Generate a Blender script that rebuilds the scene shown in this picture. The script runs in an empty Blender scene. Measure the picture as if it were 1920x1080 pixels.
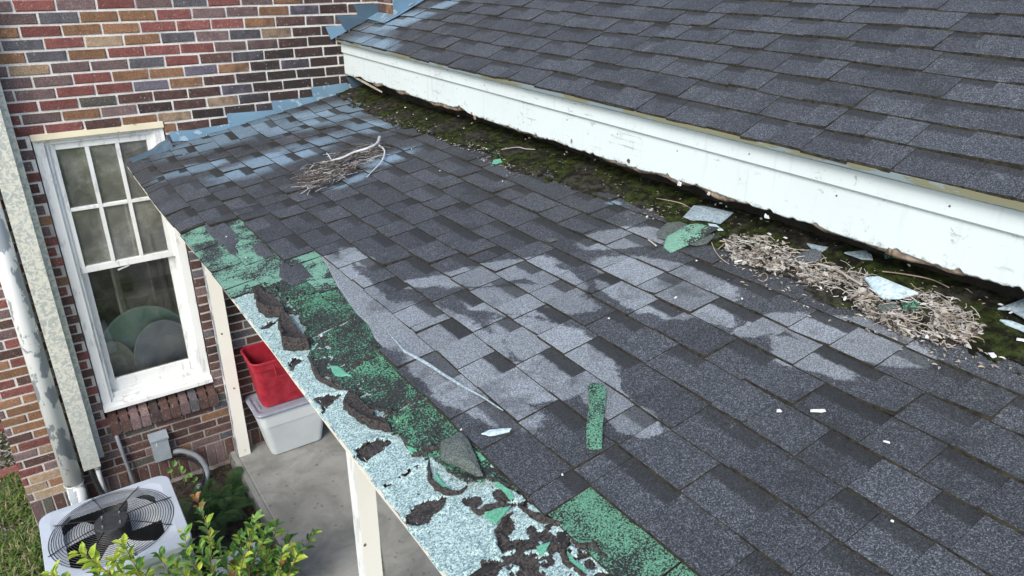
import bpy, math, random
import numpy as np
from mathutils import Vector, Matrix, noise
R = math.radians
sc = bpy.context.scene
col = sc.collection

# ------------------------------------------------------------------ camera
CAM = Vector((-0.158, -5.0235, 0.211))
FPX, PITCH, ROLL, YAW = 1362.0, 0.4305, 0.009, 0.6055
FW = Vector((math.sin(YAW)*math.cos(PITCH), math.cos(YAW)*math.cos(PITCH), -math.sin(PITCH)))
_rt = Vector((math.cos(YAW), -math.sin(YAW), 0)); _up = _rt.cross(FW)
RT = _rt*math.cos(ROLL) + _up*math.sin(ROLL); UP = _up*math.cos(ROLL) - _rt*math.sin(ROLL)
cd = bpy.data.cameras.new('camera'); cam = bpy.data.objects.new('camera', cd); col.objects.link(cam)
cd.sensor_width = 36; cd.lens = FPX*36/1920; cd.clip_start = .02; cd.clip_end = 500
cam.matrix_world = Matrix(((RT.x, UP.x, -FW.x, CAM.x), (RT.y, UP.y, -FW.y, CAM.y), (RT.z, UP.z, -FW.z, CAM.z), (0, 0, 0, 1)))
sc.camera = cam
# ------------------------------------------------------------------ sky, sun, exposure
SUN_EL, SUN_DIR = 40, Vector((-0.78, -0.62))       # soft light from the open side of the yard
w = bpy.data.worlds.new('World'); sc.world = w; w.use_nodes = True
nt = w.node_tree; bg = nt.nodes['Background']
sky = nt.nodes.new('ShaderNodeTexSky'); sky.sky_type = 'NISHITA'; sky.sun_disc = False
sky.sun_elevation = R(SUN_EL); sky.sun_rotation = math.atan2(SUN_DIR.x, SUN_DIR.y)
sky.air_density = 1.0; sky.dust_density = 2.0; sky.ozone_density = 1.0
nt.links.new(sky.outputs[0], bg.inputs[0]); bg.inputs[1].default_value = 0.135
sd = bpy.data.lights.new('sun', 'SUN'); sun = bpy.data.objects.new('sun', sd); col.objects.link(sun)
sd.energy = 1.45; sd.angle = R(26); sd.color = (1, .955, .895)
d = Vector((SUN_DIR.x*math.cos(R(SUN_EL)), SUN_DIR.y*math.cos(R(SUN_EL)), math.sin(R(SUN_EL)))).normalized()
sun.rotation_euler = d.to_track_quat('Z', 'Y').to_euler()
vs = sc.view_settings; vs.view_transform = 'Standard'; vs.look = 'None'; vs.exposure = 0.95; vs.gamma = 1
vs.use_curve_mapping = False
sc.cycles.use_denoising = True
sc.cycles.max_bounces = 6

# ------------------------------------------------------------------ measuring helpers (photo pixel -> point on a known plane)
def ray(x, y): return FW + RT*((x-960)/FPX) - UP*((y-540)/FPX)
def on_plane(x, y, n, dd):
    r = ray(x, y); n = Vector(n); return CAM + r*((dd - CAM.dot(n))/r.dot(n))
def at_y(x, y, Y=0): return on_plane(x, y, (0, 1, 0), Y)
def at_z(x, y, Z): return on_plane(x, y, (0, 0, 1), Z)
SL = .197; RZ0 = -.893 - SL*.815           # porch roof plane z = SL*x + RZ0
def at_roof(x, y): return on_plane(x, y, (-SL, 0, 1), RZ0)
US = .47; UZ0 = -.325 - US*1.846           # main roof plane
GZ = -3.45; PZ = -3.33                     # ground and patio levels
def sst(a, b, x):
    t = min(1, max(0, (x-a)/(b-a))); return t*t*(3-2*t)
def roofz(x, y):
    z = SL*x + RZ0
    z -= .016*sst(-.10, -.35, y)*sst(-1.5, -.9, y)
    z += .006*math.sin(y*2.3+x*3)*sst(-.2, -1, y)*sst(-4.4, -3.2, y) if y > -4.4 else 0
    z -= .9*max(0, .52-x)**2*sst(-2.2, -1.2, y)
    return z
def upz(x, y): return US*x + UZ0 + .003*math.sin(y*3.1+x*5)
rnd = random.Random(7)

# ------------------------------------------------------------------ materials
def newmat(name):
    m = bpy.data.materials.new(name); m.use_nodes = True
    t = m.node_tree; b = t.nodes['Principled BSDF']; return m, t, b
class N:
    """tiny node helper"""
    def __init__(s, t): s.t = t
    def n(s, ty, **k):
        q = s.t.nodes.new('ShaderNode'+ty)
        for a, v in k.items(): setattr(q, a, v)
        return q
    def L(s, a, b): s.t.links.new(a, b)
    def pos(s): return s.n('NewGeometry').outputs['Position']
    def obj(s): return s.n('TexCoord').outputs['Object']
    def noise(s, scale, detail=4, rough=.6, vec=None, dist=0):
        q = s.n('TexNoise'); q.inputs['Scale'].default_value = scale; q.inputs['Detail'].default_value = detail
        q.inputs['Roughness'].default_value = rough; q.inputs['Distortion'].default_value = dist
        s.L(vec if vec is not None else s.pos(), q.inputs['Vector']); return q.outputs['Fac']
    def vor(s, scale, vec=None):
        q = s.n('TexVoronoi'); q.inputs['Scale'].default_value = scale
        s.L(vec if vec is not None else s.pos(), q.inputs['Vector'])
        h = s.n('SeparateColor'); s.L(q.outputs['Color'], h.inputs[0]); return h.outputs[0]
    def rng(s, v, a, b, c=0, d=1, smooth=True):
        q = s.n('MapRange'); q.interpolation_type = 'SMOOTHSTEP' if smooth else 'LINEAR'
        s.L(v, q.inputs[0]); q.inputs[1].default_value = a; q.inputs[2].default_value = b
        q.inputs[3].default_value = c; q.inputs[4].default_value = d; return q.outputs[0]
    def math(s, op, a, b=None, clamp=False):
        q = s.n('Math', operation=op, use_clamp=clamp)
        for i, v in enumerate((a, b)):
            if v is None: continue
            if isinstance(v, (int, float)): q.inputs[i].default_value = v
            else: s.L(v, q.inputs[i])
        return q.outputs[0]
    def mix(s, f, a, b, mode='MIX'):
        q = s.n('Mix', data_type='RGBA', blend_type=mode)
        for i, v in ((0, f), (6, a), (7, b)):
            if isinstance(v, (int, float)): q.inputs[i].default_value = v
            elif isinstance(v, (tuple, list)): q.inputs[i].default_value = (*v[:3], 1)
            else: s.L(v, q.inputs[i])
        return q.outputs[2]
    def bump(s, h, strength, dist, b):
        q = s.n('Bump'); q.inputs['Strength'].default_value = strength; q.inputs['Distance'].default_value = dist
        s.L(h, q.inputs['Height']); s.L(q.outputs[0], b.inputs['Normal'])
    def rand(s): return s.n('ObjectInfo').outputs['Random']

def paint(name, colr, peel=None, amount=.5, rough=.55, scale=14, dirt=.25, bump=.4, stretch=(1, 1, 1), metal=0, spec=.3):
    m, t, b = newmat(name); g = N(t)
    mp = g.n('Mapping'); mp.inputs['Scale'].default_value = stretch; g.L(g.pos(), mp.inputs[0]); v = mp.outputs[0]
    n1 = g.noise(scale, 6, .65, v); n2 = g.noise(scale*.25, 3, .5, v); n3 = g.noise(scale*6, 3, .6, v)
    c = g.mix(g.math('MULTIPLY', g.rng(n2, .35, .75), dirt), colr, tuple(x*.55 for x in colr))
    c = g.mix(g.math('MULTIPLY', g.rng(n3, .55, .8), dirt*.6), c, tuple(x*.6 for x in colr))
    h = n3
    if peel:
        f = g.rng(g.math('ADD', n1, g.math('MULTIPLY', n2, .5)), amount, amount+.035)
        c = g.mix(f, c, peel); h = g.math('SUBTRACT', 1, f)
    g.L(c, b.inputs['Base Color']); b.inputs['Roughness'].default_value = rough; b.inputs['Metallic'].default_value = metal
    b.inputs['Specular IOR Level'].default_value = spec
    g.bump(h, bump, .002, b); return m

# washed and bleached patches (WASH) and bluish paler areas (TEAL, TEALU) on the shingles: each is (photo end point, end point, half width in m)
WASH = [((612, 490), (700, 620), .075), ((640, 520), (740, 650), .075), ((745, 600), (900, 680), .12), ((840, 530), (1010, 500), .085), ((900, 560), (1070, 575), .085),
        ((960, 620), (1115, 700), .10), ((900, 720), (1095, 722), .085), ((780, 680), (980, 790), .075), ((1000, 510), (1080, 545), .06), ((1115, 455), (1240, 440), .085), ((1150, 500), (1340, 550), .10),
        ((1150, 540), (1270, 585), .075), ((1290, 570), (1358, 603), .045), ((1390, 630), (1480, 600), .04), ((1465, 650), (1570, 695), .065), ((640, 470), (690, 500), .04),
        ((1510, 610), (1700, 668), .085), ((1120, 760), (1215, 805), .045), ((1130, 700), (1170, 780), .03), ((760, 540), (830, 530), .04)]
TEAL = [((520, 240), (700, 190), .26), ((330, 285), (520, 225), .22), ((680, 315), (770, 285), .09), ((620, 355), (700, 325), .05), ((1140, 380), (1165, 380), .02),
        ((420, 330), (620, 260), .20), ((660, 230), (720, 240), .12), ((300, 330), (420, 300), .10)]
TEALU = [((690, 55), (800, 30), .14), ((650, 75), (740, 95), .10), ((800, 25), (850, 5), .10)]
def ellipse_mask(g, vec, items, plane):
    out = None
    for p0, p1, r in items:
        a, b = plane(*p0), plane(*p1); c = (a+b)/2; dd = b-a; L = dd.xy.length/2
        mp = g.n('Mapping', vector_type='TEXTURE'); mp.inputs['Location'].default_value = (c.x, c.y, 0)
        mp.inputs['Rotation'].default_value = (0, 0, math.atan2(dd.y, dd.x)); mp.inputs['Scale'].default_value = (L+r*1.15, r*1.15, 900)
        g.L(vec, mp.inputs[0])
        gr = g.n('TexGradient', gradient_type='SPHERICAL'); g.L(mp.outputs[0], gr.inputs[0])
        out = gr.outputs['Fac'] if out is None else g.math('MAXIMUM', out, gr.outputs['Fac'])
    return out
def make_washgroup():
    ng = bpy.data.node_groups.new('bleached_and_bluish_patches', 'ShaderNodeTree')
    ng.interface.new_socket('Wash', in_out='OUTPUT', socket_type='NodeSocketFloat')
    ng.interface.new_socket('Teal', in_out='OUTPUT', socket_type='NodeSocketFloat')
    g = N(ng); o = ng.nodes.new('NodeGroupOutput'); p = g.pos()
    q = g.n('TexNoise'); q.inputs['Scale'].default_value = 9; q.inputs['Detail'].default_value = 5; g.L(p, q.inputs['Vector'])
    s = g.n('VectorMath', operation='SUBTRACT'); g.L(q.outputs['Color'], s.inputs[0]); s.inputs[1].default_value = (.5, .5, .5)
    k = g.n('VectorMath', operation='SCALE'); g.L(s.outputs[0], k.inputs[0]); k.inputs['Scale'].default_value = .09
    a = g.n('VectorMath', operation='ADD'); g.L(p, a.inputs[0]); g.L(k.outputs[0], a.inputs[1]); v = a.outputs[0]
    wsh = ellipse_mask(g, v, WASH, at_roof)
    te = ellipse_mask(g, v, TEAL, at_roof)
    te2 = ellipse_mask(g, v, TEALU, lambda x, y: on_plane(x, y, (-US, 0, 1), UZ0))
    fine = g.noise(60, 4, .7)
    fw_ = g.math('MULTIPLY', g.math('SUBTRACT', fine, .5), .35)
    wsh = g.math('ADD', wsh, g.math('MULTIPLY', g.math('SUBTRACT', g.rand(), .5), .08))
    streak = g.n('Mapping'); streak.inputs['Scale'].default_value = (5, 26, 5); g.L(p, streak.inputs[0])
    wsh = g.math('ADD', wsh, g.math('MULTIPLY', g.math('SUBTRACT', g.noise(1, 4, .6, streak.outputs[0]), .5), .13))
    g.L(g.rng(g.math('ADD', wsh, fw_), .05, .17), o.inputs[0])
    g.L(g.rng(g.math('ADD', g.math('MAXIMUM', te, te2), fw_), .0, .6), o.inputs[1])
    return ng
WG = make_washgroup()

def shingle_mat(name, recess=False):
    m, t, b = newmat(name); g = N(t)
    gr = g.vor(430); big = g.noise(5, 5, .65); mid = g.noise(26, 4, .6)
    ramp = g.n('ValToRGB'); e = ramp.color_ramp.elements
    e[0].position = 0; e[0].color = (.012, .013, .015, 1); e[1].position = 1; e[1].color = (.165, .18, .20, 1)
    k = ramp.color_ramp.elements.new(.55); k.color = (.040, .0455, .053, 1)
    k = ramp.color_ramp.elements.new(.82); k.color = (.078, .086, .098, 1)
    g.L(gr, ramp.inputs[0]); c = ramp.outputs[0]
    # washed: paler granules
    wl = g.n('ValToRGB'); e = wl.color_ramp.elements
    e[0].color = (.095, .105, .114, 1); e[1].color = (.34, .375, .405, 1); k = wl.color_ramp.elements.new(.5); k.color = (.17, .19, .208, 1)
    g.L(gr, wl.inputs[0])
    wg = g.n('Group'); wg.node_tree = WG
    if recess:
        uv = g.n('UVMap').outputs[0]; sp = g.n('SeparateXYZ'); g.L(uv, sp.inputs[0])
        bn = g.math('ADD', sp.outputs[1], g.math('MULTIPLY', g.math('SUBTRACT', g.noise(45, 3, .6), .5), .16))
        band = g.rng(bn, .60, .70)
    c = g.mix(wg.outputs[0], c, wl.outputs[0])
    c = g.mix(wg.outputs[1], c, g.mix(gr, (.075, .12, .16), (.24, .34, .42)))
    pale = g.math('MULTIPLY', g.rng(mid, .58, .78), g.rng(big, .5, .62))
    c = g.mix(g.math('MULTIPLY', pale, .45), c, (.23, .25, .28))
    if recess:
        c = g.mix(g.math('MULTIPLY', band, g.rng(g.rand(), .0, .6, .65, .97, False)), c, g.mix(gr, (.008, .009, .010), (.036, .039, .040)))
    c = g.mix(g.math('MULTIPLY', g.rng(big, .47, .32), .5), c, (.017, .018, .019))
    lich = g.math('MULTIPLY', g.rng(g.noise(38, 5, .75), .62, .72), g.rng(g.noise(2.2, 2, .5), .45, .6))
    c = g.mix(g.math('MULTIPLY', lich, .55), c, (.26, .28, .29))
    v = g.math('ADD', g.math('MULTIPLY', g.math('FRACT', g.math('MULTIPLY', g.rand(), 7.31)), .44), .74)
    q = g.n('VectorMath', operation='SCALE'); g.L(c, q.inputs[0]); g.L(v, q.inputs['Scale'])
    g.L(q.outputs[0], b.inputs['Base Color']); b.inputs['Roughness'].default_value = .8
    b.inputs['Specular IOR Level'].default_value = .5
    g.bump(gr, .45, .0012, b); return m

def granule(name, dark, light, back=None, amount=.5, scale=430, wear=7, bump=.6, wsc=130, fine=.55):
    """old coloured shingle: coloured granules worn away to a dark base"""
    m, t, b = newmat(name); g = N(t)
    gr = g.vor(scale); c = g.mix(gr, dark, light)
    if back:
        n1 = g.noise(wear, 6, .62, None, .4); n2 = g.noise(wsc, 3, .7)
        f = g.rng(g.math('ADD', n1, g.math('MULTIPLY', g.math('SUBTRACT', n2, .5), fine)), amount-.02, amount+.03)
        c = g.mix(f, c, g.mix(gr, tuple(x*.4 for x in back), tuple(x*1.7 for x in back)))
    g.L(c, b.inputs['Base Color']); b.inputs['Roughness'].default_value = .92; b.inputs['Specular IOR Level'].default_value = .2
    g.bump(gr, bump, .0015, b); return m

def simple(name, colr, rough=.6, metal=0, spec=.4, var=.2, scale=20, bump=0, c2=None):
    m, t, b = newmat(name); g = N(t)
    n1 = g.noise(scale, 5, .6)
    c = g.mix(g.rng(n1, .3, .7), tuple(x*(1-var) for x in colr), c2 or tuple(min(1, x*(1+var)) for x in colr))
    g.L(c, b.inputs['Base Color']); b.inputs['Roughness'].default_value = rough; b.inputs['Metallic'].default_value = metal
    b.inputs['Specular IOR Level'].default_value = spec
    if bump: g.bump(n1, bump, .004, b)
    return m

def brick_mat(name, colr):
    m, t, b = newmat(name); g = N(t)
    n1 = g.noise(160, 4, .75); n2 = g.noise(18, 4, .6); p = g.pos()
    sp = g.n('SeparateXYZ'); g.L(p, sp.inputs[0])
    c = g.mix(g.rng(n1, .38, .62), tuple(x*.5 for x in colr), tuple(min(1, x*1.3) for x in colr))
    c = g.mix(g.math('MULTIPLY', g.rng(n2, .42, .7), .5), c, (colr[0]*.42, colr[1]*.46, colr[2]*.5))
    c = g.mix(g.math('MULTIPLY', g.rng(g.noise(55, 4, .7), .56, .68), .35), c, (.36, .32, .28))
    # black mildew streaks on the bricks next to the roof junction (their own stain)
    d1 = g.math('ADD', g.rng(sp.outputs[0], .35, 1.7, 0, .5, False), g.rng(sp.outputs[2], 0, -.75, 0, .35, False))
    d1 = g.math('MULTIPLY', d1, g.rng(sp.outputs[2], -1.3, -.8))
    f = g.rng(g.math('ADD', g.math('ADD', n1, g.math('MULTIPLY', n2, .5)), d1), 1.18, 1.45)
    c = g.mix(g.math('MULTIPLY', f, .72), c, (.030, .026, .026))
    fl = g.rng(g.vor(150), .985, .992)
    c = g.mix(g.math('MULTIPLY', fl, .35), c, (.5, .48, .45))
    v = g.math('ADD', g.math('MULTIPLY', g.rand(), .4), .8)
    q = g.n('VectorMath', operation='SCALE'); g.L(c, q.inputs[0]); g.L(v, q.inputs['Scale'])
    g.L(q.outputs[0], b.inputs['Base Color']); b.inputs['Roughness'].default_value = .9; b.inputs['Specular IOR Level'].default_value = .2
    g.bump(g.math('ADD', n1, n2), .6, .003, b); return m

M = {}
BR = dict(R=(.225, .088, .078), M=(.175, .122, .120), B=(.115, .110, .124), O=(.26, .145, .085), T=(.36, .265, .18), K=(.062, .046, .044),
          P=(.16, .148, .185), D=(.105, .062, .055), G=(.11, .105, .09))
for k, v in BR.items(): M['brick'+k] = brick_mat('brick_'+dict(R='red', M='mauve', B='blue_grey', O='orange', T='tan', K='black', P='purple', D='dark_brown', G='grey')[k], v)
def mortar_mat():
    m, t, b = newmat('mortar'); g = N(t)
    n1 = g.noise(120, 4, .7); n2 = g.noise(6, 4, .6); sp = g.n('SeparateXYZ'); g.L(g.pos(), sp.inputs[0])
    c = g.mix(g.rng(n1, .3, .7), (.58, .57, .54), (.78, .77, .74)); c = g.mix(g.math('MULTIPLY', g.rng(g.noise(22, 4, .7), .5, .7), .3), c, (.36, .34, .31))
    f = g.math('ADD', g.rng(sp.outputs[2], -2.2, -3.3, 0, .38, False), g.math('MULTIPLY', g.rng(n2, .45, .7), .35))
    f = g.math('ADD', f, g.math('MULTIPLY', g.rng(sp.outputs[2], -.85, -1.3), g.rng(sp.outputs[0], -.3, -.2, 0, .35)), True)
    c = g.mix(f, c, (.20, .17, .145))
    g.L(c, b.inputs['Base Color']); b.inputs['Roughness'].default_value = .95; g.bump(n1, .7, .004, b); return m
M['mortar'] = mortar_mat()
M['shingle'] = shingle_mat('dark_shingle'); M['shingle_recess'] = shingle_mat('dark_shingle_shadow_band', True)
M['edge'] = simple('shingle_edge', (.014, .013, .012), .95, var=.5, scale=60, c2=(.045, .042, .026))
M['felt'] = simple('black_felt', (.02, .018, .017), .95, var=.5, scale=40)
M['green'] = granule('green_granules', (.10, .22, .16), (.22, .42, .315), (.035, .038, .041), .51, wear=8, fine=.8)
M['green_dark'] = granule('worn_green_granules', (.04, .15, .09), (.13, .36, .22), (.030, .032, .032), .40, wear=9, fine=1.7, wsc=170)
M['green_mid'] = granule('speckled_green_granules', (.05, .155, .10), (.16, .36, .24), (.028, .032, .03), .50, wear=10, fine=1.9, wsc=200)
M['green_clean'] = granule('clean_green_granules', (.07, .24, .16), (.16, .44, .30))
M['teal'] = granule('pale_teal_granules', (.09, .16, .165), (.49, .63, .61), (.07, .085, .09), .72, wear=10, scale=330)
M['torn'] = simple('torn_asphalt', (.011, .0095, .0095), .97, var=.4, scale=150, bump=1, c2=(.075, .066, .062))
M['white_fascia'] = paint('white_fascia_paint', (.70, .775, .775), (.42, .42, .40), .93, dirt=.10, scale=16, stretch=(1, .25, 2.2), bump=.5)
def fascia_mat():
    m, t, b = newmat('white_fascia_paint'); g = N(t); p = g.pos(); sp = g.n('SeparateXYZ'); g.L(p, sp.inputs[0])
    mp = g.n('Mapping'); mp.inputs['Scale'].default_value = (1, 4, 70); g.L(p, mp.inputs[0]); gr = g.noise(1, 6, .7, mp.outputs[0]); spot = g.noise(7, 4, .6)
    c = g.mix(g.rng(g.noise(2.5, 4, .6), .4, .7, 0, .3), (.62, .70, .70), (.54, .60, .60))
    sc1 = g.math('MULTIPLY', g.rng(gr, .56, .66), g.rng(spot, .5, .62)); c = g.mix(g.math('MULTIPLY', sc1, .75), c, (.30, .31, .30))
    fl = g.math('MULTIPLY', g.rng(g.noise(48, 5, .7), .60, .66), g.rng(spot, .46, .6)); c = g.mix(g.math('MULTIPLY', fl, .8), c, (.36, .34, .31))
    d1 = g.math('ADD', g.rng(sp.outputs[2], -.505, -.575, 0, .62, False), g.math('MULTIPLY', g.math('SUBTRACT', g.noise(26, 5, .75), .5), 1.0)); c = g.mix(g.rng(d1, .42, .7), c, (.13, .115, .085))
    run = g.n('Mapping'); run.inputs['Scale'].default_value = (1, 34, 2.5); g.L(p, run.inputs[0]); c = g.mix(g.math('MULTIPLY', g.rng(g.noise(1, 3, .6, run.outputs[0]), .55, .75), .22), c, (.35, .38, .36))
    g.L(c, b.inputs['Base Color']); b.inputs['Roughness'].default_value = .6; g.bump(g.math('SUBTRACT', g.math('MULTIPLY', gr, .5), g.math('ADD', sc1, fl)), .5, .002, b); return m
M['white_fascia'] = fascia_mat()
M['white_trim'] = paint('white_peeling_paint', (.77, .79, .78), (.60, .62, .62), .84, dirt=.2, scale=30, stretch=(1, 1, .25), bump=.8)
M['white_post'] = paint('white_post_paint', (.78, .77, .70), (.42, .39, .33), .95, dirt=.15, scale=14, stretch=(1, 1, .3))
M['peeled_post'] = paint('heavily_peeled_post_paint', (.72, .75, .77), (.20, .22, .25), .70, dirt=.3, scale=26, stretch=(1, 1, .45), bump=.8)
M['cream_trim'] = paint('yellowed_peeling_paint', (.74, .68, .50), (.33, .20, .09), .93, dirt=.3, scale=18)
M['rot'] = simple('rotten_wood', (.16, .11, .075), .9, var=.6, scale=30, bump=.6, c2=(.34, .27, .20))
M['pale_wood'] = simple('bare_weathered_wood', (.42, .37, .29), .85, var=.3, scale=30)
M['drip'] = paint('weathered_drip_edge', (.20, .20, .125), (.20, .25, .26), .74, dirt=.3, rough=.5, scale=10, stretch=(1, .3, 1))
M['drip_white'] = paint('white_drip_edge', (.62, .60, .52), (.20, .16, .12), .90, dirt=.4, scale=22)
M['flash'] = paint('blue_grey_flashing', (.17, .29, .39), (.32, .43, .50), .84, dirt=.5, rough=.4, scale=16, metal=.2, bump=.15)
M['flash_dark'] = paint('dark_blue_grey_flashing', (.075, .125, .17), (.16, .24, .30), .95, dirt=.5, rough=.45, scale=16, metal=.2, bump=.15)
M['void'] = simple('dark_gap_shade', (.018, .015, .013), .95, var=.5)
def moss_mat():
    m, t, b = newmat('moss'); g = N(t)
    n1 = g.noise(28, 6, .7); n2 = g.noise(260, 3, .7); n3 = g.noise(5, 3, .5)
    c = g.mix(g.rng(n1, .42, .62), (.013, .0125, .009), (.055, .080, .016))
    c = g.mix(g.rng(n3, .48, .62), c, g.mix(g.rng(n1, .4, .6), (.020, .018, .015), (.075, .072, .055)))
    c = g.mix(g.rng(n2, .3, .7), g.mix(.6, c, (.008, .008, .005)), c)
    g.L(c, b.inputs['Base Color']); b.inputs['Roughness'].default_value = 1; b.inputs['Specular IOR Level'].default_value = .1
    g.bump(n2, 1, .006, b); return m
M['moss'] = moss_mat()
def leafmat(name, c1, c2, trans=.35, rough=.5):
    m, t, b = newmat(name); g = N(t)
    c = g.mix(g.rng(g.noise(14, 3, .5), .35, .65), c1, c2)
    g.L(c, b.inputs['Base Color']); b.inputs['Roughness'].default_value = rough
    tr = g.n('BsdfTranslucent'); g.L(c, tr.inputs[0]); mx = g.n('MixShader'); mx.inputs[0].default_value = trans
    o = t.nodes['Material Output']; g.L(b.outputs[0], mx.inputs[1]); g.L(tr.outputs[0], mx.inputs[2]); g.L(mx.outputs[0], o.inputs[0]); return m
M['leaf'] = leafmat('bush_leaf', (.07, .19, .035), (.22, .40, .075)); M['leaf_young'] = leafmat('young_bush_leaf', (.34, .50, .05), (.55, .62, .09))
M['leaf_brown'] = leafmat('dead_bush_leaf', (.25, .12, .04), (.40, .22, .08))
M['fern'] = leafmat('fern_leaf', (.028, .085, .026), (.075, .17, .05)); M['twig'] = simple('bush_twig', (.16, .09, .055), .8)
M['dry'] = leafmat('dry_leaf', (.22, .20, .175), (.40, .375, .34), .2, .8); M['dry2'] = leafmat('pale_dry_leaf', (.44, .41, .36), (.62, .60, .56), .2, .8)
M['straw'] = simple('dry_straw', (.33, .27, .20), .8, var=.4, scale=9); M['straw_dark'] = simple('dark_twigs', (.045, .035, .03), .9, var=.5, scale=12, c2=(.16, .135, .12))
M['bleached'] = simple('bleached_branch', (.46, .49, .50), .85, var=.2)
M['chip'] = simple('paint_chip', (.60, .62, .62), .6, var=.08); M['slate'] = granule('grey_blue_shard', (.17, .23, .26), (.34, .42, .46), scale=150, bump=.2)
M['slate_pale'] = granule('pale_blue_shard', (.32, .42, .45), (.52, .63, .66), scale=120, bump=.2)
M['dark_frag'] = granule('dark_grey_fragment', (.035, .04, .045), (.14, .155, .17)); M['grey_frag'] = granule('grey_green_fragment', (.035, .045, .042), (.15, .175, .16))
def concrete_mat():
    m, t, b = newmat('old_concrete'); g = N(t)
    n1 = g.noise(3.2, 7, .65, None, .6); n2 = g.noise(45, 5, .7); n3 = g.noise(1.1, 3, .5)
    c = g.mix(g.rng(n1, .3, .68), (.18, .185, .17), (.32, .32, .30)); c = g.mix(g.math('MULTIPLY', g.rng(n2, .5, .8), .4), c, (.16, .16, .15))
    c = g.mix(g.math('MULTIPLY', g.rng(n3, .52, .66), .45), c, (.15, .155, .15)); c = g.mix(g.math('MULTIPLY', g.rng(g.vor(60), .985, .995), .6), c, (.09, .085, .08))
    g.L(c, b.inputs['Base Color']); b.inputs['Roughness'].default_value = .85; g.bump(n2, .35, .004, b); return m
M['concrete'] = concrete_mat(); M['concrete_dark'] = simple('stained_concrete', (.11, .11, .10), .9, var=.4, scale=22, bump=.4)
def ground_mat():
    m, t, b = newmat('lawn_soil'); g = N(t); n1 = g.noise(9, 6, .7); n2 = g.noise(90, 4, .7)
    c = g.mix(g.rng(n1, .35, .62), (.085, .075, .05), (.06, .10, .025)); c = g.mix(g.math('MULTIPLY', g.rng(n2, .45, .7), .7), c, (.14, .125, .085))
    g.L(c, b.inputs['Base Color']); b.inputs['Roughness'].default_value = 1; g.bump(n2, .8, .02, b); return m
M['ground'] = ground_mat(); M['soil'] = simple('dark_soil', (.022, .018, .014), 1, var=.5, scale=25, bump=1, c2=(.07, .055, .04))
M['grass'] = leafmat('grass_blade', (.07, .15, .02), (.20, .28, .06), .3, .6); M['grass_dry'] = leafmat('dry_grass_blade', (.28, .24, .13), (.36, .31, .18), .2, .7)
M['galv_white'] = paint('flaking_white_pipe', (.78, .81, .81), (.30, .34, .37), .74, dirt=.1, rough=.5, scale=9, stretch=(1, 1, .5), metal=.0)
def galv():
    m, t, b = newmat('galvanised_steel'); g = N(t); sp = g.n('SeparateXYZ'); g.L(g.pos(), sp.inputs[0])
    n1 = g.noise(34, 4, .6, None, 1.2); c = g.mix(g.rng(n1, .4, .58), (.44, .48, .46), (.72, .72, .62))
    c = g.mix(g.rng(sp.outputs[2], -2.2, -2.9, 0, .55, False), c, (.46, .50, .48))
    g.L(c, b.inputs['Base Color']); b.inputs['Roughness'].default_value = .5; b.inputs['Metallic'].default_value = .25; return m
M['galv'] = galv()
M['grey_plastic'] = simple('grey_conduit', (.22, .245, .27), .5, var=.1); M['box_grey'] = simple('grey_box_plastic', (.27, .31, .35), .5, var=.06)
M['black_cable'] = simple('black_cable', (.02, .02, .021), .5)
M['ac_panel'] = simple('pale_grey_enamel', (.46, .51, .57), .45, var=.06, scale=4); M['ac_body'] = simple('grey_enamel', (.40, .43, .45), .5, var=.06)
M['wire'] = simple('black_wire', (.018, .018, .02), .45); M['ac_dark'] = simple('dark_fan_well', (.03, .032, .035), .8)
M['blade'] = simple('fan_blade', (.62, .65, .66), .45, metal=.1, var=.1); M['chrome'] = simple('bolt', (.7, .7, .7), .25, metal=1)
M['red'] = simple('red_plastic', (.36, .014, .03), .5, var=.25, scale=14, c2=(.40, .03, .05)); M['tote'] = simple('pale_grey_plastic', (.55, .59, .60), .45, var=.05, scale=5)
M['lid'] = simple('grey_lid_plastic', (.25, .275, .33), .45, var=.08)
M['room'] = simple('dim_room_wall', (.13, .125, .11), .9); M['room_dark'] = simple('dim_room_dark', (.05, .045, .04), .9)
M['chair_green'] = simple('pale_green_plastic', (.36, .58, .47), .4, var=.1, scale=6); M['panel_grey'] = simple('grey_lilac_plastic', (.52, .52, .57), .4, var=.1, scale=3)
M['panel_tan'] = simple('beige_plastic', (.52, .48, .40), .5)
for k_m, c_m in (('chair_green', (.50, .70, .60)), ('panel_grey', (.62, .64, .68)), ('panel_tan', (.60, .56, .48))): M[k_m+'_rim'] = simple(k_m+'_rim', c_m, .4, var=.05)  # paler rim colours paint in the highlight along the edges
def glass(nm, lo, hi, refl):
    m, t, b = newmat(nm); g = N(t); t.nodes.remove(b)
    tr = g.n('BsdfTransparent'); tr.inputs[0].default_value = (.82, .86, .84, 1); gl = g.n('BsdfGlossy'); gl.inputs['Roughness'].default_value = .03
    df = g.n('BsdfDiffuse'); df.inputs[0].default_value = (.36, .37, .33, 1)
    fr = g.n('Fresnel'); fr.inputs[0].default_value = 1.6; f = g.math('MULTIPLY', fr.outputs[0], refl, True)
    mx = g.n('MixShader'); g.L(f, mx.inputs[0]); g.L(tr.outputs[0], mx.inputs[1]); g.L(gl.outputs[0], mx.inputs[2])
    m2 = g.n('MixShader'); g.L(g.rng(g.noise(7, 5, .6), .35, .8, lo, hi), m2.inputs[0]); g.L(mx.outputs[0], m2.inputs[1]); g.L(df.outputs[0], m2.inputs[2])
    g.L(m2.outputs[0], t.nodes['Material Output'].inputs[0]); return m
M['glass'] = glass('window_glass', .03, .16, 1.6); M['glass_dust_reflection'] = glass('dusty_glass_painted_reflection', .20, .55, 6.0)  # upper panes: grey-green matte film, dust plus reflections put into the colour

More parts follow.
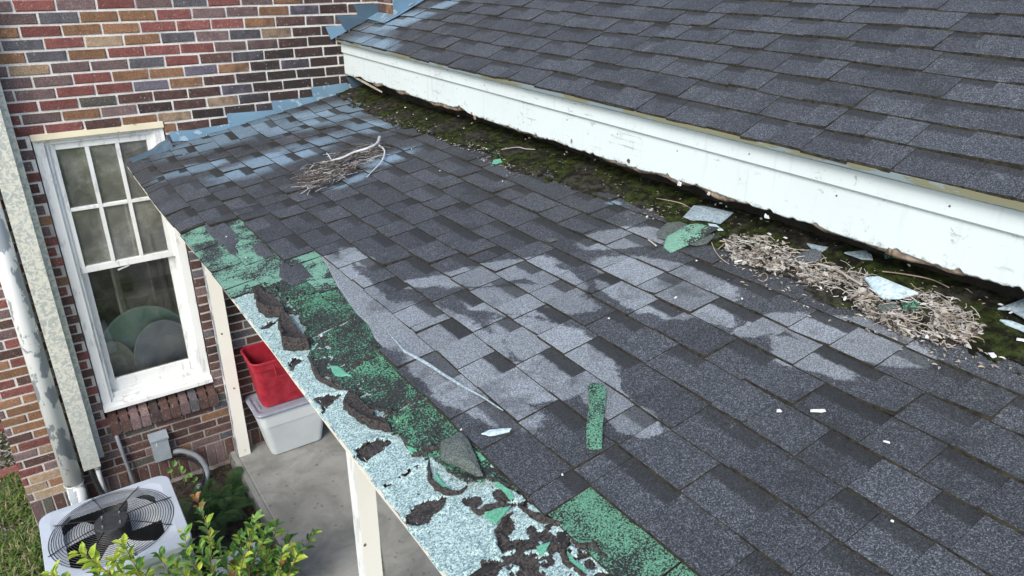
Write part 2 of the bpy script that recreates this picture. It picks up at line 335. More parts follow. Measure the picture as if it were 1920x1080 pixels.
# ------------------------------------------------------------------ mesh helpers
class MB:
    def __init__(s): s.v = []; s.f = []; s.m = []; s.uv = None
    def add(s, vs, fs, mi=0):
        o = len(s.v); s.v += [tuple(p) for p in vs]
        for i, f in enumerate(fs): s.f.append(tuple(o+j for j in f)); s.m.append(mi if isinstance(mi, int) else mi[i])
        return o
    def box(s, x0, x1, y0, y1, z0, z1, mi=0, bev=0, jit=0, rg=None):
        if bev:
            P = []
            for z, i in ((z0, 0), (z0+bev, 1), (z1-bev, 1), (z1, 0)):
                b2 = 0 if i else bev
                P += [(x0+b2, y0+b2, z), (x1-b2, y0+b2, z), (x1-b2, y1-b2, z), (x0+b2, y1-b2, z)]
            F = [(3, 2, 1, 0), (12, 13, 14, 15)]
            for k in range(3):
                for j in range(4): F.append((k*4+j, k*4+(j+1) % 4, k*4+4+(j+1) % 4, k*4+4+j))
        else:
            P = [(x0, y0, z0), (x1, y0, z0), (x1, y1, z0), (x0, y1, z0), (x0, y0, z1), (x1, y0, z1), (x1, y1, z1), (x0, y1, z1)]
            F = [(3, 2, 1, 0), (4, 5, 6, 7), (0, 1, 5, 4), (1, 2, 6, 5), (2, 3, 7, 6), (3, 0, 4, 7)]
        if jit:
            rg = rg or rnd; P = [tuple(c+rg.uniform(-jit, jit) for c in p) for p in P]
        return s.add(P, F, mi)
    def tube(s, pts, r, seg=6, mi=0, cap=True):
        pts = [Vector(p) for p in pts]; n = len(pts); rs = r if isinstance(r, (list, tuple)) else [r]*n
        P = []; up = None
        for i in range(n):
            t = (pts[min(i+1, n-1)]-pts[max(i-1, 0)]); t = t.normalized() if t.length > 1e-9 else Vector((0, 0, 1))
            if up is None: up = t.orthogonal().normalized()
            up = (up - t*up.dot(t)); up = up.normalized() if up.length > 1e-6 else t.orthogonal().normalized()
            sd_ = t.cross(up)
            for k in range(seg):
                a = 2*math.pi*k/seg; P.append(pts[i]+(up*math.cos(a)+sd_*math.sin(a))*rs[i])
        F = []
        for i in range(n-1):
            for k in range(seg): F.append((i*seg+k, i*seg+(k+1) % seg, (i+1)*seg+(k+1) % seg, (i+1)*seg+k))
        if cap: F += [tuple(range(seg-1, -1, -1)), tuple((n-1)*seg+k for k in range(seg))]
        return s.add(P, F, mi)
    def ring(s, c, rad, r, seg=48, mi=0, sq=4):
        P = []; F = []
        for i in range(seg):
            a = 2*math.pi*i/seg; dx, dy = math.cos(a), math.sin(a)
            for k in range(sq):
                b = 2*math.pi*k/sq; q = rad+r*math.cos(b); P.append((c[0]+dx*q, c[1]+dy*q, c[2]+r*math.sin(b)))
        for i in range(seg):
            for k in range(sq): F.append((i*sq+k, ((i+1) % seg)*sq+k, ((i+1) % seg)*sq+(k+1) % sq, i*sq+(k+1) % sq))
        s.add(P, F, mi)
    def build(s, name, mats, parent=None, smooth=False):
        me = bpy.data.meshes.new(name); me.from_pydata(s.v, [], s.f)
        for m in (mats if isinstance(mats, (list, tuple)) else [mats]): me.materials.append(M[m] if isinstance(m, str) else m)
        if any(s.m): me.polygons.foreach_set('material_index', s.m)
        if s.uv:
            u = me.uv_layers.new(name='UVMap')
            for l in me.loops: u.data[l.index].uv = s.uv[l.vertex_index]
        if smooth: me.polygons.foreach_set('use_smooth', [True]*len(me.polygons))
        me.update()
        o = bpy.data.objects.new(name, me); col.objects.link(o)
        if parent: o.parent = parent
        return o
def tag(o, label=None, cat=None, group=None, kind=None):
    for k, v in (('label', label), ('category', cat), ('group', group), ('kind', kind)):
        if v: o[k] = v
    return o
def empty(name, loc, label, cat, group=None, kind=None):
    o = bpy.data.objects.new(name, None); o.location = loc; o.empty_display_size = .1; col.objects.link(o)
    o['_inv'] = 0; del o['_inv']
    return tag(o, label, cat, group, kind)
def part(mb, name, mats, root, smooth=False, parent=None):
    """mesh given in world coordinates, stored relative to its parent's origin"""
    base = parent_loc(parent or root)
    mb.v = [(x-base[0], y-base[1], z-base[2]) for x, y, z in mb.v]
    return mb.build(name, mats, parent or root, smooth)
def parent_loc(o):
    l = Vector((0, 0, 0))
    while o: l += o.location; o = o.parent
    return l
def poly_slab(mb, pts, zf, top, thick, mi=0, rings=((1, 0), (.72, .7), (.35, 1)), jit=0, rg=None, subdiv=1, tilt=None):
    """a lumpy flat piece: outline pts [(x,y)], zf(x,y) base height, rings (scale, lift)"""
    rg = rg or rnd; P0 = []
    for i, p in enumerate(pts):
        q = pts[(i+1) % len(pts)]
        for k in range(subdiv):
            t = k/subdiv; P0.append(Vector((p[0]+(q[0]-p[0])*t, p[1]+(q[1]-p[1])*t)))
    if jit > .002: P0 = [p+Vector((noise.noise((p.x*70, p.y*70, 1)), noise.noise((p.x*70, p.y*70, 9))))*jit*3 for p in P0]
    P0 = [p+Vector((rg.uniform(-jit, jit), rg.uniform(-jit, jit))) for p in P0]
    n = len(P0); c = sum(P0, Vector((0, 0)))/n
    V = [(p.x, p.y, zf(p.x, p.y)) for p in P0]; F = []
    for s_, l in rings:
        for p in P0:
            q = c+(p-c)*s_; V.append((q.x, q.y, zf(q.x, q.y)+thick+top*l+rg.uniform(-1, 1)*jit*.5+(max(0, tilt[0]*(q.x-c.x)+tilt[1]*(q.y-c.y)) if tilt else 0)))
    V.append((c.x, c.y, zf(c.x, c.y)+thick+top*rings[-1][1]))
    for k in range(len(rings)):
        for i in range(n): F.append((k*n+i, k*n+(i+1) % n, (k+1)*n+(i+1) % n, (k+1)*n+i))
    b = len(rings)*n
    for i in range(n): F.append((b+i, b+(i+1) % n, b+n))
    mb.add(V, F, mi)
def ridge(mb, pts, wid, hgt, zf, mi=0, rg=None, seg=5, jit=.3):
    """a curled torn lip following a line on the roof"""
    rg = rg or rnd; n = len(pts); V = []; F = []
    for i, p in enumerate(pts):
        a = Vector(pts[max(i-1, 0)][:2]); b = Vector(pts[min(i+1, n-1)][:2]); t = (b-a).normalized(); nn = Vector((-t.y, t.x))
        e = math.sin(math.pi*(i+.35)/(n-.3)); wv = wid*(.35+.65*e)*rg.uniform(1-jit, 1+jit); h = hgt*(.25+.75*e)*rg.uniform(1-jit, 1+jit)
        for k in range(seg+1):
            s_ = -1+2*k/seg; q = Vector(p[:2])+nn*wv*.5*s_
            V.append((q.x, q.y, zf(q.x, q.y)+.001+h*(1-s_*s_)**.6*(1+.25*s_)+rg.uniform(-.0006, .0006)))
    m = seg+1
    for i in range(n-1):
        for k in range(seg): F.append((i*m+k, (i+1)*m+k, (i+1)*m+k+1, i*m+k+1))
    F += [tuple(range(m)), tuple((n-1)*m+k for k in range(m-1, -1, -1))]
    mb.add(V, F, mi)
def px_roof(pts, ox=0, oy=0, s=1): return [at_roof(ox+x/s, oy+y/s).xy for x, y in pts]
def in_frame(p, mar=20):
    q = Vector(p)-CAM; z = q.dot(FW)
    if z < .05: return False
    x = 960+FPX*q.dot(RT)/z; y = 540-FPX*q.dot(UP)/z
    return -mar < x < 1920+mar and -mar < y < 1080+mar
def size_px(p, a): q = Vector(p)-CAM; return FPX*a/max(.1, q.dot(FW))

# ------------------------------------------------------------------ ground, patio
g = MB(); g.add([(-60, -60, GZ), (60, -60, GZ), (60, 60, GZ), (-60, 60, GZ)], [(0, 1, 2, 3)]); tag(g.build('ground', 'ground'), kind='structure')
g = MB(); rg = random.Random(3); nx, ny = 24, 44
V = [(-.62+1.30*i/nx, -2.6+2.62*j/ny, GZ+.006+.02*noise.noise((i*.6, j*.6, 1))+.012) for j in range(ny+1) for i in range(nx+1)]
g.add(V, [(j*(nx+1)+i, j*(nx+1)+i+1, (j+1)*(nx+1)+i+1, (j+1)*(nx+1)+i) for j in range(ny) for i in range(nx)])
tag(g.build('soil_bed', 'soil', smooth=True), kind='structure')
g = MB()   # patio slab with a rounded worn edge and a shallow border groove
prof = [(.652, GZ), (.645, PZ-.05), (.650, PZ-.012), (.664, PZ), (.70, PZ), (.705, PZ-.004), (.712, PZ-.004), (.717, PZ), (2.3, PZ), (2.3, GZ)]
ys = [0.004-.1*k for k in range(56)]; V = []
for y in ys:
    for i, (x, z) in enumerate(prof): V.append((x+(.006*noise.noise((x*9, y*5, 0)) if i < 5 else 0), y, z+(.003*noise.noise((x*9, y*6, 3)) if 1 <= i <= 3 else 0)))
n = len(prof); g.add(V, [(j*n+i, j*n+i+1, (j+1)*n+i+1, (j+1)*n+i) for j in range(len(ys)-1) for i in range(n-1)], [1 if i < 3 else 0 for j in range(len(ys)-1) for i in range(n-1)])
tag(g.build('patio', ['concrete', 'concrete_dark']), kind='structure')

# ------------------------------------------------------------------ brick wall
BW, RH = .2032, .0673
WX0, WX1, WTOP = -.645, 2.15, .55
OX0, OX1, OZ1, OZ0 = -.083, .640, -.765, -2.735
wall = empty('brick_wall', (.75, .1, GZ), 'multicoloured brick house wall with pale mortar behind the porch roof', 'wall', kind='thing')
mb = MB(); y0, y1 = .006, .22
mb.box(WX0+.003, OX0-.003, y0, y1, GZ, WTOP); mb.box(WX0+.003, -.45, y1, .5, GZ, WTOP); mb.box(WX0+.003, -.45, .5, 1.7, GZ, -2.6); mb.box(WX0+.003, -.45, .5, 1.7, -1.5, WTOP); mb.box(WX0+.003, -.45, 1.7, 5.5, GZ, WTOP); mb.box(OX1+.003, 3.4, y0, y1, GZ, WTOP)  # unseen gap in the side wall added so daylight reaches the room
mb.box(OX0-.003, OX1+.003, y0, y1, OZ1+.003, WTOP); mb.box(OX0-.003, OX1+.003, y0, y1, GZ, OZ0-.003)
part(mb, 'mortar', 'mortar', wall)
ROWS = {1: (-1, 'MRMRMBRMODDO'), 2: (-.5, 'MBOORMMOPDD'), 3: (-1, 'ORООRRRODMM'.replace('О', 'O')), 4: (-.5, 'BRTOBMBTDD'), 5: (-1, 'OBORRRMMDDD'),
        6: (-.5, 'TMMBRDBKDK'), 7: (-1, 'MMROOPOKPDK'), 8: (-.5, 'MRRPODKKKK'), 9: (-1, 'RRGDDDPKKKK'), 10: (-.5, 'MOMKDTBDKK'), 11: (-1, 'RRDOTKKPKK'), 12: (-.5, 'OOOODDDKKK')}
def brick_colour(r, xc, rg):
    c = xc/BW
    if r in ROWS:
        c0, s = ROWS[r]; i = int(math.floor(c-c0+.02))
        if 0 <= i < len(s): return s[i]
    if xc > .66: return rg.choice('DDDKMBD' if r > 12 else 'DKKDP')
    if r == 48: return rg.choice('DDDMGD')
    if r > 40 and xc > -.1: return rg.choice('DDOMDGOD')
    if r > 11 and xc > -.25: return rg.choice('RDDDMRO')
    return rg.choice('RROOTMMRD')
def brick_mesh(mb, x0, x1, z0, z1, yd, rg, yf=0):
    j = .0026; b = .003; q = lambda: rg.uniform(-j, j)
    f = yf+rg.uniform(-.0012, .0012)
    P = [(x0+b+q(), f, z0+b+q()), (x1-b+q(), f, z0+b+q()), (x1-b+q(), f, z1-b+q()), (x0+b+q(), f, z1-b+q()),
         (x0+q(), f+.004, z0+q()), (x1+q(), f+.004, z0+q()), (x1+q(), f+.004, z1+q()), (x0+q(), f+.004, z1+q()),
         (x0, yd, z0), (x1, yd, z0), (x1, yd, z1), (x0, yd, z1)]
    F = [(0, 1, 2, 3)]
    for k in (0, 4):
        for i in range(4): F.append((k+i, k+4+i, k+4+(i+1) % 4, k+(i+1) % 4))
    mb.add(P, F)
cand = []
rg = random.Random(11)
for r in range(-8, 48):
    zc = -r*RH; off = 0 if r % 2 else .5
    k = -5
    while (k+off)*BW < WX1:
        a, b2 = (k+off)*BW+.006, (k+off+1)*BW-.006; k += 1
        a = max(a, WX0); b2 = min(b2, WX1)
        if b2-a < .02: continue
        segs = [(a, b2)]
        if OZ0 < zc < OZ1+.01:
            segs = []
            if a < OX0-.02: segs.append((a, min(b2, OX0)))
            if b2 > OX1+.02: segs.append((max(a, OX1), b2))
        for s0, s1 in segs:
            if s1-s0 < .018: continue
            if r > 12 and s0 > 1.55: continue
            if r >= 6 and s0 > 1.92: continue
            cand.append(('h', r, s0, s1, zc))
for i in range(42):
    x = -.64+i*.0673
    cand.append(('s', 48, x, x+.058, -3.297))
vis = []; rest = MB(); restm = []; kinds = 'RMBOTKPDG'
for c in cand:
    ty, r, s0, s1, zc = c; xc = (s0+s1)/2
    hidden = (xc > 1.02 and zc < -.95) or (xc > .8 and -1.8 < zc < -.92) or (-.42 < s0 and s1 < -.16 and zc < -.9)
    vis.append((in_frame((xc, 0, zc), 12) and not hidden, -abs(zc), c))
good = [c for v, _, c in vis if v]; bad = [c for v, _, c in vis if not v]
print('bricks in view', len(good))
if len(good) > 299: bad += good[299:]; good = good[:299]
for c in good:
    ty, r, s0, s1, zc = c; m1 = MB(); h = .0272 if ty == 'h' else .095
    brick_mesh(m1, s0, s1, zc-h, zc+h, .1, rg)
    part(m1, 'brick', 'brick'+brick_colour(r, (s0+s1)/2, rg), wall)
rm = MB()
for c in bad:
    ty, r, s0, s1, zc = c; h = .0272 if ty == 'h' else .095; m1 = MB(); brick_mesh(m1, s0, s1, zc-h, zc+h, .1, rg)
    rm.add(m1.v, m1.f, kinds.index(brick_colour(r, (s0+s1)/2, rg)))
for r in range(13, 48):           # wall deeper under the porch
    for k in range(7, 17):
        s0 = (k+(0 if r % 2 else .5))*BW+.006
        if s0 > 1.55: m1 = MB(); brick_mesh(m1, s0, s0+BW-.012, -r*RH-.0272, -r*RH+.0272, .1, rg); rm.add(m1.v, m1.f, kinds.index(rg.choice('DDDKMB')))
for r in range(-8, 51):           # side face of the house round the corner
    for k in range(27):
        a = .004+(k-(0 if r % 2 else .5))*BW; b2 = a+BW-.012; a = max(a, .104); zc = -r*RH
        if b2-a < .03 or (b2 > .5 and a < 1.7 and -2.6 < zc < -1.5): continue
        rm.box(WX0-.003, WX0+.05, a, b2, zc-.0272, zc+.0272, kinds.index(rg.choice('RROOTMMRDB')), jit=.0015, rg=rg)
o = part(rm, 'bricks', ['brick'+k for k in kinds], wall); o['kind'] = 'stuff'
# sloping rowlock sill under the window
for i in range(11):
    x = -.071+i*.0655; m1 = MB(); q = rg.uniform(-.002, .002); y_f = -.042+q
    P = [(x, y_f, -2.765), (x+.056, y_f, -2.765), (x+.056, y_f, -2.80-.055), (x, y_f, -2.80-.055), (x, .1, -2.655+q), (x+.056, .1, -2.655+q), (x+.056, .1, -2.85), (x, .1, -2.85),
         (x+.003, y_f+.005, -2.757), (x+.053, y_f+.005, -2.757)]
    m1.add(P, [(0, 3, 2, 1), (8, 9, 5, 4), (0, 1, 9, 8), (0, 8, 4, 7, 3), (1, 2, 6, 5, 9), (3, 7, 6, 2)])
    part(m1, 'brick', 'brick'+'DDMMKDDMBDDMD'[i], wall)
mb = MB(); mb.box(-.07, .648, -.030, .1, -2.848, -2.775); part(mb, 'sill_mortar', 'mortar', wall)
# chimney-like brick pier rising through the main roof
pier = empty('brick_pier', (2.4, -.13, -.3), 'short brick pier rising where the main roof meets the wall', 'pier', kind='thing')
mb = MB(); mb.box(2.157, 2.75, -.233, .004, -.30, WTOP); part(mb, 'mortar', 'mortar', pier)
for r in range(-8, 4):
    zc = -r*RH; off = 0 if r % 2 else .1
    for k in range(3):
        a = max(-.24, -.24-.1+off+k*.12); b2 = min(-.002, -.24-.1+off+k*.12+.11)
        if b2-a < .02: continue
        m1 = MB(); m1.box(2.15, 2.2, a, b2, zc-.0285, zc+.0285, bev=.002, jit=.001); part(m1, 'brick', 'brick'+rg.choice('DDOMD'), pier)
    for k in range(4):
        a = 2.152+k*BW-(.1 if r % 2 else 0); b2 = min(2.75, a+.193); a = max(a, 2.152)
        m1 = MB(); m1.box(a+.002, b2, -.24, -.2, zc-.0285, zc+.0285, bev=.002, jit=.001); part(m1, 'brick', 'brick'+rg.choice('DDOMR'), pier)

# ------------------------------------------------------------------ window
k_ = 1.014
def wx(x): return CAM.x+(x-CAM.x)*k_
def wz(z): return CAM.z+(z-CAM.z)*k_
win = empty('sash_window', (.28, .06, -2.66), 'white peeling double hung window with six small panes over one large pane', 'window', kind='thing')
def bar(mb, x0, x1, z0, z1, y0, y1, jit=.0008): mb.box(x0, x1, y0, y1, z0, z1, bev=.003, jit=jit)
def frame4(mb, x0, x1, z0, z1, wl, wr, wb, wt, y0, y1):
    bar(mb, x0, x0+wl, z0, z1, y0, y1); bar(mb, x1-wr, x1, z0, z1, y0, y1); bar(mb, x0+wl+.0006, x1-wr-.0006, z0, z0+wb, y0+.001, y1-.001); bar(mb, x0+wl+.0006, x1-wr-.0006, z1-wt, z1, y0+.001, y1-.001)
fx0, fx1, fz1, fz0 = -.078, .632, -.772, -2.655
mb = MB(); frame4(mb, fx0, fx1, fz0, fz1, .052, .052, .03, .045, .018, .11); casing = part(mb, 'casing', 'white_trim', win)
mb = MB(); frame4(mb, fx0+.049, fx1-.049, fz0+.029, fz1-.042, .022, .022, .02, .022, .035, .13); part(mb, 'jamb', 'white_trim', win)
mb = MB(); mb.box(fx0-.004, fx1+.003, -.002, .03, fz1-.03, fz1+.012, bev=.003, jit=.0015); part(mb, 'head_board', 'cream_trim', win)
mb = MB(); P = [(fx0-.004, -.022, -2.668), (fx1+.004, -.022, -2.668), (fx1+.004, .10, -2.628), (fx0-.004, .10, -2.628), (fx0-.004, -.022, -2.640), (fx1+.004, -.022, -2.640), (fx1+.004, .10, -2.600), (fx0-.004, .10, -2.600)]
mb.add(P, [(3, 2, 1, 0), (4, 5, 6, 7), (0, 1, 5, 4), (1, 2, 6, 5), (2, 3, 7, 6), (3, 0, 4, 7)]); part(mb, 'sill', 'white_trim', win)
sx0, sx1 = fx0+.066, fx1-.066
zt, zm, zb = -.835, -1.655, -2.575
def sash(x0, x1, z0, z1, st, bt, tp, y, cols, rows, name):
    mb = MB(); frame4(mb, x0, x1, z0, z1, st, st, bt, tp, y, y+.035); s_ = part(mb, name, 'white_trim', win)
    gx0, gx1, gz0, gz1 = x0+st, x1-st, z0+bt, z1-tp
    mw = .022
    mb = MB()
    for i in range(1, cols):
        xm = gx0+(gx1-gx0)*i/cols; bar(mb, xm-mw/2, xm+mw/2, gz0+.0005, gz1-.0005, y+.002, y+.03, .0018)
    for j in range(1, rows):
        z_ = gz0+(gz1-gz0)*j/rows
        for i in range(cols):
            a = gx0+(gx1-gx0)*i/cols+(mw/2 if i else 0)+.0005; b = gx0+(gx1-gx0)*(i+1)/cols-(mw/2 if i < cols-1 else 0)-.0005
            bar(mb, a, b, z_-mw/2, z_+mw/2, y+.003, y+.029, .0015)
    if mb.v: part(mb, 'muntin', 'white_trim', win, parent=s_)
    for i in range(cols):
        for j in range(rows):
            m1 = MB(); a, b = gx0+(gx1-gx0)*i/cols+.001, gx0+(gx1-gx0)*(i+1)/cols-.001; c, d_ = gz0+(gz1-gz0)*j/rows+.001, gz0+(gz1-gz0)*(j+1)/rows-.001
            t_ = rg.uniform(-.002, .002); m1.add([(a, y+.018+t_, c), (b, y+.018-t_, c), (b, y+.018-t_, d_), (a, y+.018+t_, d_)], [(0, 1, 2, 3)]); part(m1, 'pane', 'glass_dust_reflection' if cols > 1 else 'glass', win, parent=s_)
sash(sx0, sx1, zm-.02, zt, .038, .045, .04, .048, 3, 2, 'upper_sash')
sash(sx0, sx1, zb, zm+.015, .045, .085, .03, .085, 1, 1, 'lower_sash')
mb = MB(); bar(mb, sx0+.003, sx1-.003, zb-.035, zb-.001, .05, .12); part(mb, 'stool', 'white_trim', win)
mb = MB(); mb.add([(.20, .040, zm-.03), (.27, .035, zm-.012), (.275, .037, zm-.022), (.205, .042, zm-.042)], [(0, 1, 2, 3), (3, 2, 1, 0)]); part(mb, 'paint_flake', 'chip', casing and win)
# dim room behind the glass
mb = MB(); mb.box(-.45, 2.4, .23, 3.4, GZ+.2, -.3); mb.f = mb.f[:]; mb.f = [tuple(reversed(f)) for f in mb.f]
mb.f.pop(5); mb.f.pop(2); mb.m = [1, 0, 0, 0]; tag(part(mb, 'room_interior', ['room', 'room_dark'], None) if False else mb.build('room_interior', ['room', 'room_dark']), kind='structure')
def arch_panel(name, mat, label, cx, zb_, w_, h_, y, tilt, th=.02):
    mb = MB(); n = 24; ring_ = []
    for i in range(n+1):
        a = math.pi*i/n; ring_.append((cx+w_/2*math.cos(a)*(1-.0*i), zb_+h_*.45+h_*.55*math.sin(a)))
    ring_ = [(cx+w_/2, zb_)]+ring_+[(cx-w_/2, zb_)]
    F_ = [(x, y+(z-zb_)*tilt, z) for x, z in ring_]; B_ = [(x, y+(z-zb_)*tilt+th, z) for x, z in ring_]; m = len(ring_)
    c_ = (cx, y+h_*.5*tilt+.05, zb_+h_*.5)
    mb.add(F_+B_+[c_], [(i, (i+1) % m, 2*m) for i in range(m)]+[tuple(range(2*m-1, m-1, -1))]+[(i, m+i, m+(i+1) % m, (i+1) % m) for i in range(m)])
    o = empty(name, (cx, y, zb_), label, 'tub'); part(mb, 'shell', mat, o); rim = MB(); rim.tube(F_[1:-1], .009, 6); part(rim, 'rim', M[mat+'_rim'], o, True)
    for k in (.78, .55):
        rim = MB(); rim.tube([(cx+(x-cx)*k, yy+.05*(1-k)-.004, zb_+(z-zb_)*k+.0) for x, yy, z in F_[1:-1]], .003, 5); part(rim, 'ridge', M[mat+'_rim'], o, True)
    return o
arch_panel('plastic_tub', 'chair_green', 'pale green rounded plastic tub standing on edge behind the window', .30, -2.75, .62, .62, .30, .12)
arch_panel('plastic_cover', 'panel_grey', 'grey lilac rounded plastic cover leaning in front of the green tub indoors', .40, -2.75, .42, .52, .245, .08)['category'] = 'cover'
arch_panel('plastic_board', 'panel_tan', 'beige rounded plastic board at the left corner behind the window', .07, -2.75, .26, .45, .245, .08)['category'] = 'board'
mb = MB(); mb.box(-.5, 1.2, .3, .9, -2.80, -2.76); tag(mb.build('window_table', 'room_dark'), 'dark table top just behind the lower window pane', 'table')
# shelving seen through the upper panes
sh = empty('shelf_unit', (.55, 1.3, GZ+.2), 'dark shelf unit in the dim room seen through the upper right panes', 'shelf')
for z in (-1.3, -1.65, -2.0, -2.4):
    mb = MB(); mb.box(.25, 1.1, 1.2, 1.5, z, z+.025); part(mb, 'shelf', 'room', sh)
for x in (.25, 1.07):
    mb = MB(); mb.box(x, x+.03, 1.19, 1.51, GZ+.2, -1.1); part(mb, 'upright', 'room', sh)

# ------------------------------------------------------------------ porch roof
proof = empty('porch_canopy', (1.1, -2.5, -.9), 'low porch roof of worn dark shingles with a torn green and teal eave', 'roof', kind='thing')
YE = -5.35
mb = MB(); xs = [.388, .44, .5, .7, .95, 1.2, 1.5, 1.8, 2.02]; ys = [.0-.12*k for k in range(46)]
for dz in (-.014, -.034):
    for y in ys:
        for x in xs: mb.v.append((x, y, roofz(x, y)+dz))
nx, ny = len(xs), len(ys)
for L in (0, 1):
    o_ = L*nx*ny
    for j in range(ny-1):
        for i in range(nx-1): f = (o_+j*nx+i, o_+(j+1)*nx+i, o_+(j+1)*nx+i+1, o_+j*nx+i+1); mb.f.append(f if L == 0 else f[::-1]); mb.m.append(0)
for j in range(ny-1): mb.f.append((j*nx, nx*ny+j*nx, nx*ny+(j+1)*nx, (j+1)*nx)); mb.m.append(0)
part(mb, 'deck', 'felt', proof)
# drip edge, a thin white strip along the eave, a little wavy
mb = MB(); ys = [-.02-.09*k for k in range(60)]; V = []
for y in ys:
    x = .385+.003*noise.noise((y*3, 0, 0)); z = roofz(.39, y)-.011
    V += [(x, y, z+.002), (x-.003, y, z-.012+.003*noise.noise((y*5, 4, 0))), (x+.004, y, z-.020), (x+.02, y, z+.001)]
mb.add(V, [(j*4+i, j*4+i+1, (j+1)*4+i+1, (j+1)*4+i) for j in range(len(ys)-1) for i in range(3)]); part(mb, 'drip_edge', 'drip_white', proof)

EXP = .1285
def tab(x0, x1, ya, yb, zf, hf, hr, recess, rg, nseg=3, rag=0, curl=0):
    """one exposed shingle piece from eave-side x0 to x1, between ya > yb"""
    m1 = MB(); V = []; UVs = []
    ja, jb = rg.uniform(-.002, .002), rg.uniform(-.002, .002)
    cols_ = [0, .62, 1]
    for ci, t in enumerate(cols_):
        for k in range(nseg+1):
            u = k/nseg; y = ya+(yb-ya)*u; x = x0+(x1-x0)*t+(ja*(1-u)+jb*u if ci == 0 else 0)
            if rag and ci == 0: x += rag*(noise.noise((y*16, x0*7, 0))+.6*noise.noise((y*55, x0*7, 3))+.35)
            h = hf+(hr-hf)*t+(curl*(u if rg_curl else 1-u)**2*(1-t) if curl else 0)
            V.append((x, y, zf(x, y)+h)); UVs.append((u, t*(x1-x0)/EXP))
    n_ = nseg+1; F = []; mi = []
    for c in range(2):
        for k in range(nseg): F.append((c*n_+k, c*n_+k+1, (c+1)*n_+k+1, (c+1)*n_+k)); mi.append(0)
    b0 = len(V)
    for k in range(n_): V.append((V[k][0]+.001, V[k][1], V[k][2]-hf*.9-.002)); UVs.append((0, 0))
    for k in range(nseg): F.append((k, b0+k, b0+k+1, k+1)); mi.append(1)
    for s_ in (0, n_-1):        # side faces
        q = len(V); V.append((V[2*n_+s_][0], V[2*n_+s_][1], V[2*n_+s_][2]-.006)); UVs.append((0, 0))
        f = (s_, n_+s_, 2*n_+s_, q, b0+s_); F.append(f if s_ else f[::-1]); mi.append(1)
    m1.add(V, F, mi); m1.uv = UVs; return m1
rg_curl = True
def emit(pieces, root, cap):
    """pieces: (screen size, MB, mats); the largest become single parts, the rest one joined part"""
    pieces.sort(key=lambda p: -p[0]); joined = MB(); jm = []
    for i, (s_, m1, mats) in enumerate(pieces):
        if i < cap and s_ > 0: part(m1, 'shingle', list(mats), root)
        else:
            idx = []
            for m in mats:
                if m not in jm: jm.append(m)
                idx.append(jm.index(m))
            joined.uv = (joined.uv or [])+m1.uv; joined.add(m1.v, m1.f, [idx[k] for k in m1.m])
    if joined.v: o = part(joined, 'shingles', jm, root); o['kind'] = 'stuff'
def dark_edge(y):   # eave-side limit of the dark shingle layer
    if y > -1.52: return .380
    if y > -1.60: return .498
    if y > -2.27: return .6265
    if y > -3.17: return .755
    if y > -4.03: return .6265
    return .755
pieces = []
rg = random.Random(21)
for k in range(-5, 9):
    x0 = 1.012+EXP*k; x1 = x0+EXP+.016; x0 = max(x0, .378)
    if x1-x0 < .04: continue
    y = -.008; rec = rg.random() < .5; brks = [-1.52, -1.60, -2.27, -3.17, -4.03]
    while y > YE:
        L = rg.choice((.10, .13, .15, .17, .20)) if not rec else rg.choice((.085, .11, .13, .16, .18))
        if y > -.03: L *= rg.uniform(.4, 1)
        yb = y-L
        if x0 < .76:
            for q in brks:
                if y > q+.001 > yb and abs(q-y) > .02: yb = q; break
        yb = max(yb, YE); ym = (y+yb)/2
        if x0 >= dark_edge(ym)-.03:
            hf = .0072 if rec else .0104; hr = .0006 if rec else .0022
            cur = 0
            if rg.random() < .3: cur = rg.uniform(.002, .010)
            m1 = tab(x0+rg.uniform(-.002, .002), x1, y-(.0008 if rec else 0), yb+(.0008 if rec else 0), roofz, hf+rg.uniform(-.001, .0015), hr, rec, rg, curl=cur)
            c = (x0+.06, ym, roofz(x0, ym))
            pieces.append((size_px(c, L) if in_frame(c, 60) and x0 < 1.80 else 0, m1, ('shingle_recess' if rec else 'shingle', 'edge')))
        y = yb; rec = not rec if rg.random() < .93 else rec
print('porch tabs', len(pieces), sum(p[0] > 0 for p in pieces))
# torn pale strip left of the gap in the dark layer
def zoff(dz): return lambda x, y: roofz(x, y)+dz
mb = MB(); pts = px_roof([(600, 480), (615, 500), (634, 540), (668, 590), (690, 612), (705, 640), (726, 663), (748, 655)])+[Vector((.70, -3.19)), Vector((.79, -3.19)), Vector((.79, -2.9)), Vector((.79, -2.6)), Vector((.79, -2.29))]
poly_slab(mb, pts, zoff(-.002), .003, .004, rings=((1, 0), (.9, 1), (.5, .8)), jit=.002); mb.uv = [(0, 0)]*len(mb.v); TORN = mb
# green older layer (courses under the dark one)
def layer(x0, x1, y_from, y_to, lens, mats, hf, rg, dz=0, gap=.004, rag=0):
    y = y_from
    while y > y_to:
        L = rg.choice(lens); yb = max(y-L, y_to)
        if y-yb < .03: break
        m1 = tab(x0+rg.uniform(-.004, .004), x1, y-gap/2, yb+gap/2, lambda a, b: roofz(a, b)+dz, hf+rg.uniform(0, .002), .0005, False, rg, 12 if rag else 3, rag, curl=rg.uniform(0, .006))
        c = ((x0+x1)/2, (y+yb)/2, roofz(x0, y)); pieces.append((size_px(c, L) if in_frame(c, 0) else 0, m1, (mats(y) if callable(mats) else mats, 'edge'))); y = yb
rg = random.Random(5)
gm = lambda y: 'green' if y > -2.45 else rg.choice(('green_dark', 'green_dark', 'green_mid')) if y > -3.9 else 'green_mid'
layer(.378, .512, -1.505, -2.40, (.20, .25, .30), lambda y: 'green', .003, rg, -.006)
layer(.500, .642, -1.50, -2.42, (.22, .28, .31), gm, .004, rg, -.005)
layer(.632, .775, -1.58, YE, (.2, .28, .31), gm, .004, rg, -.004)
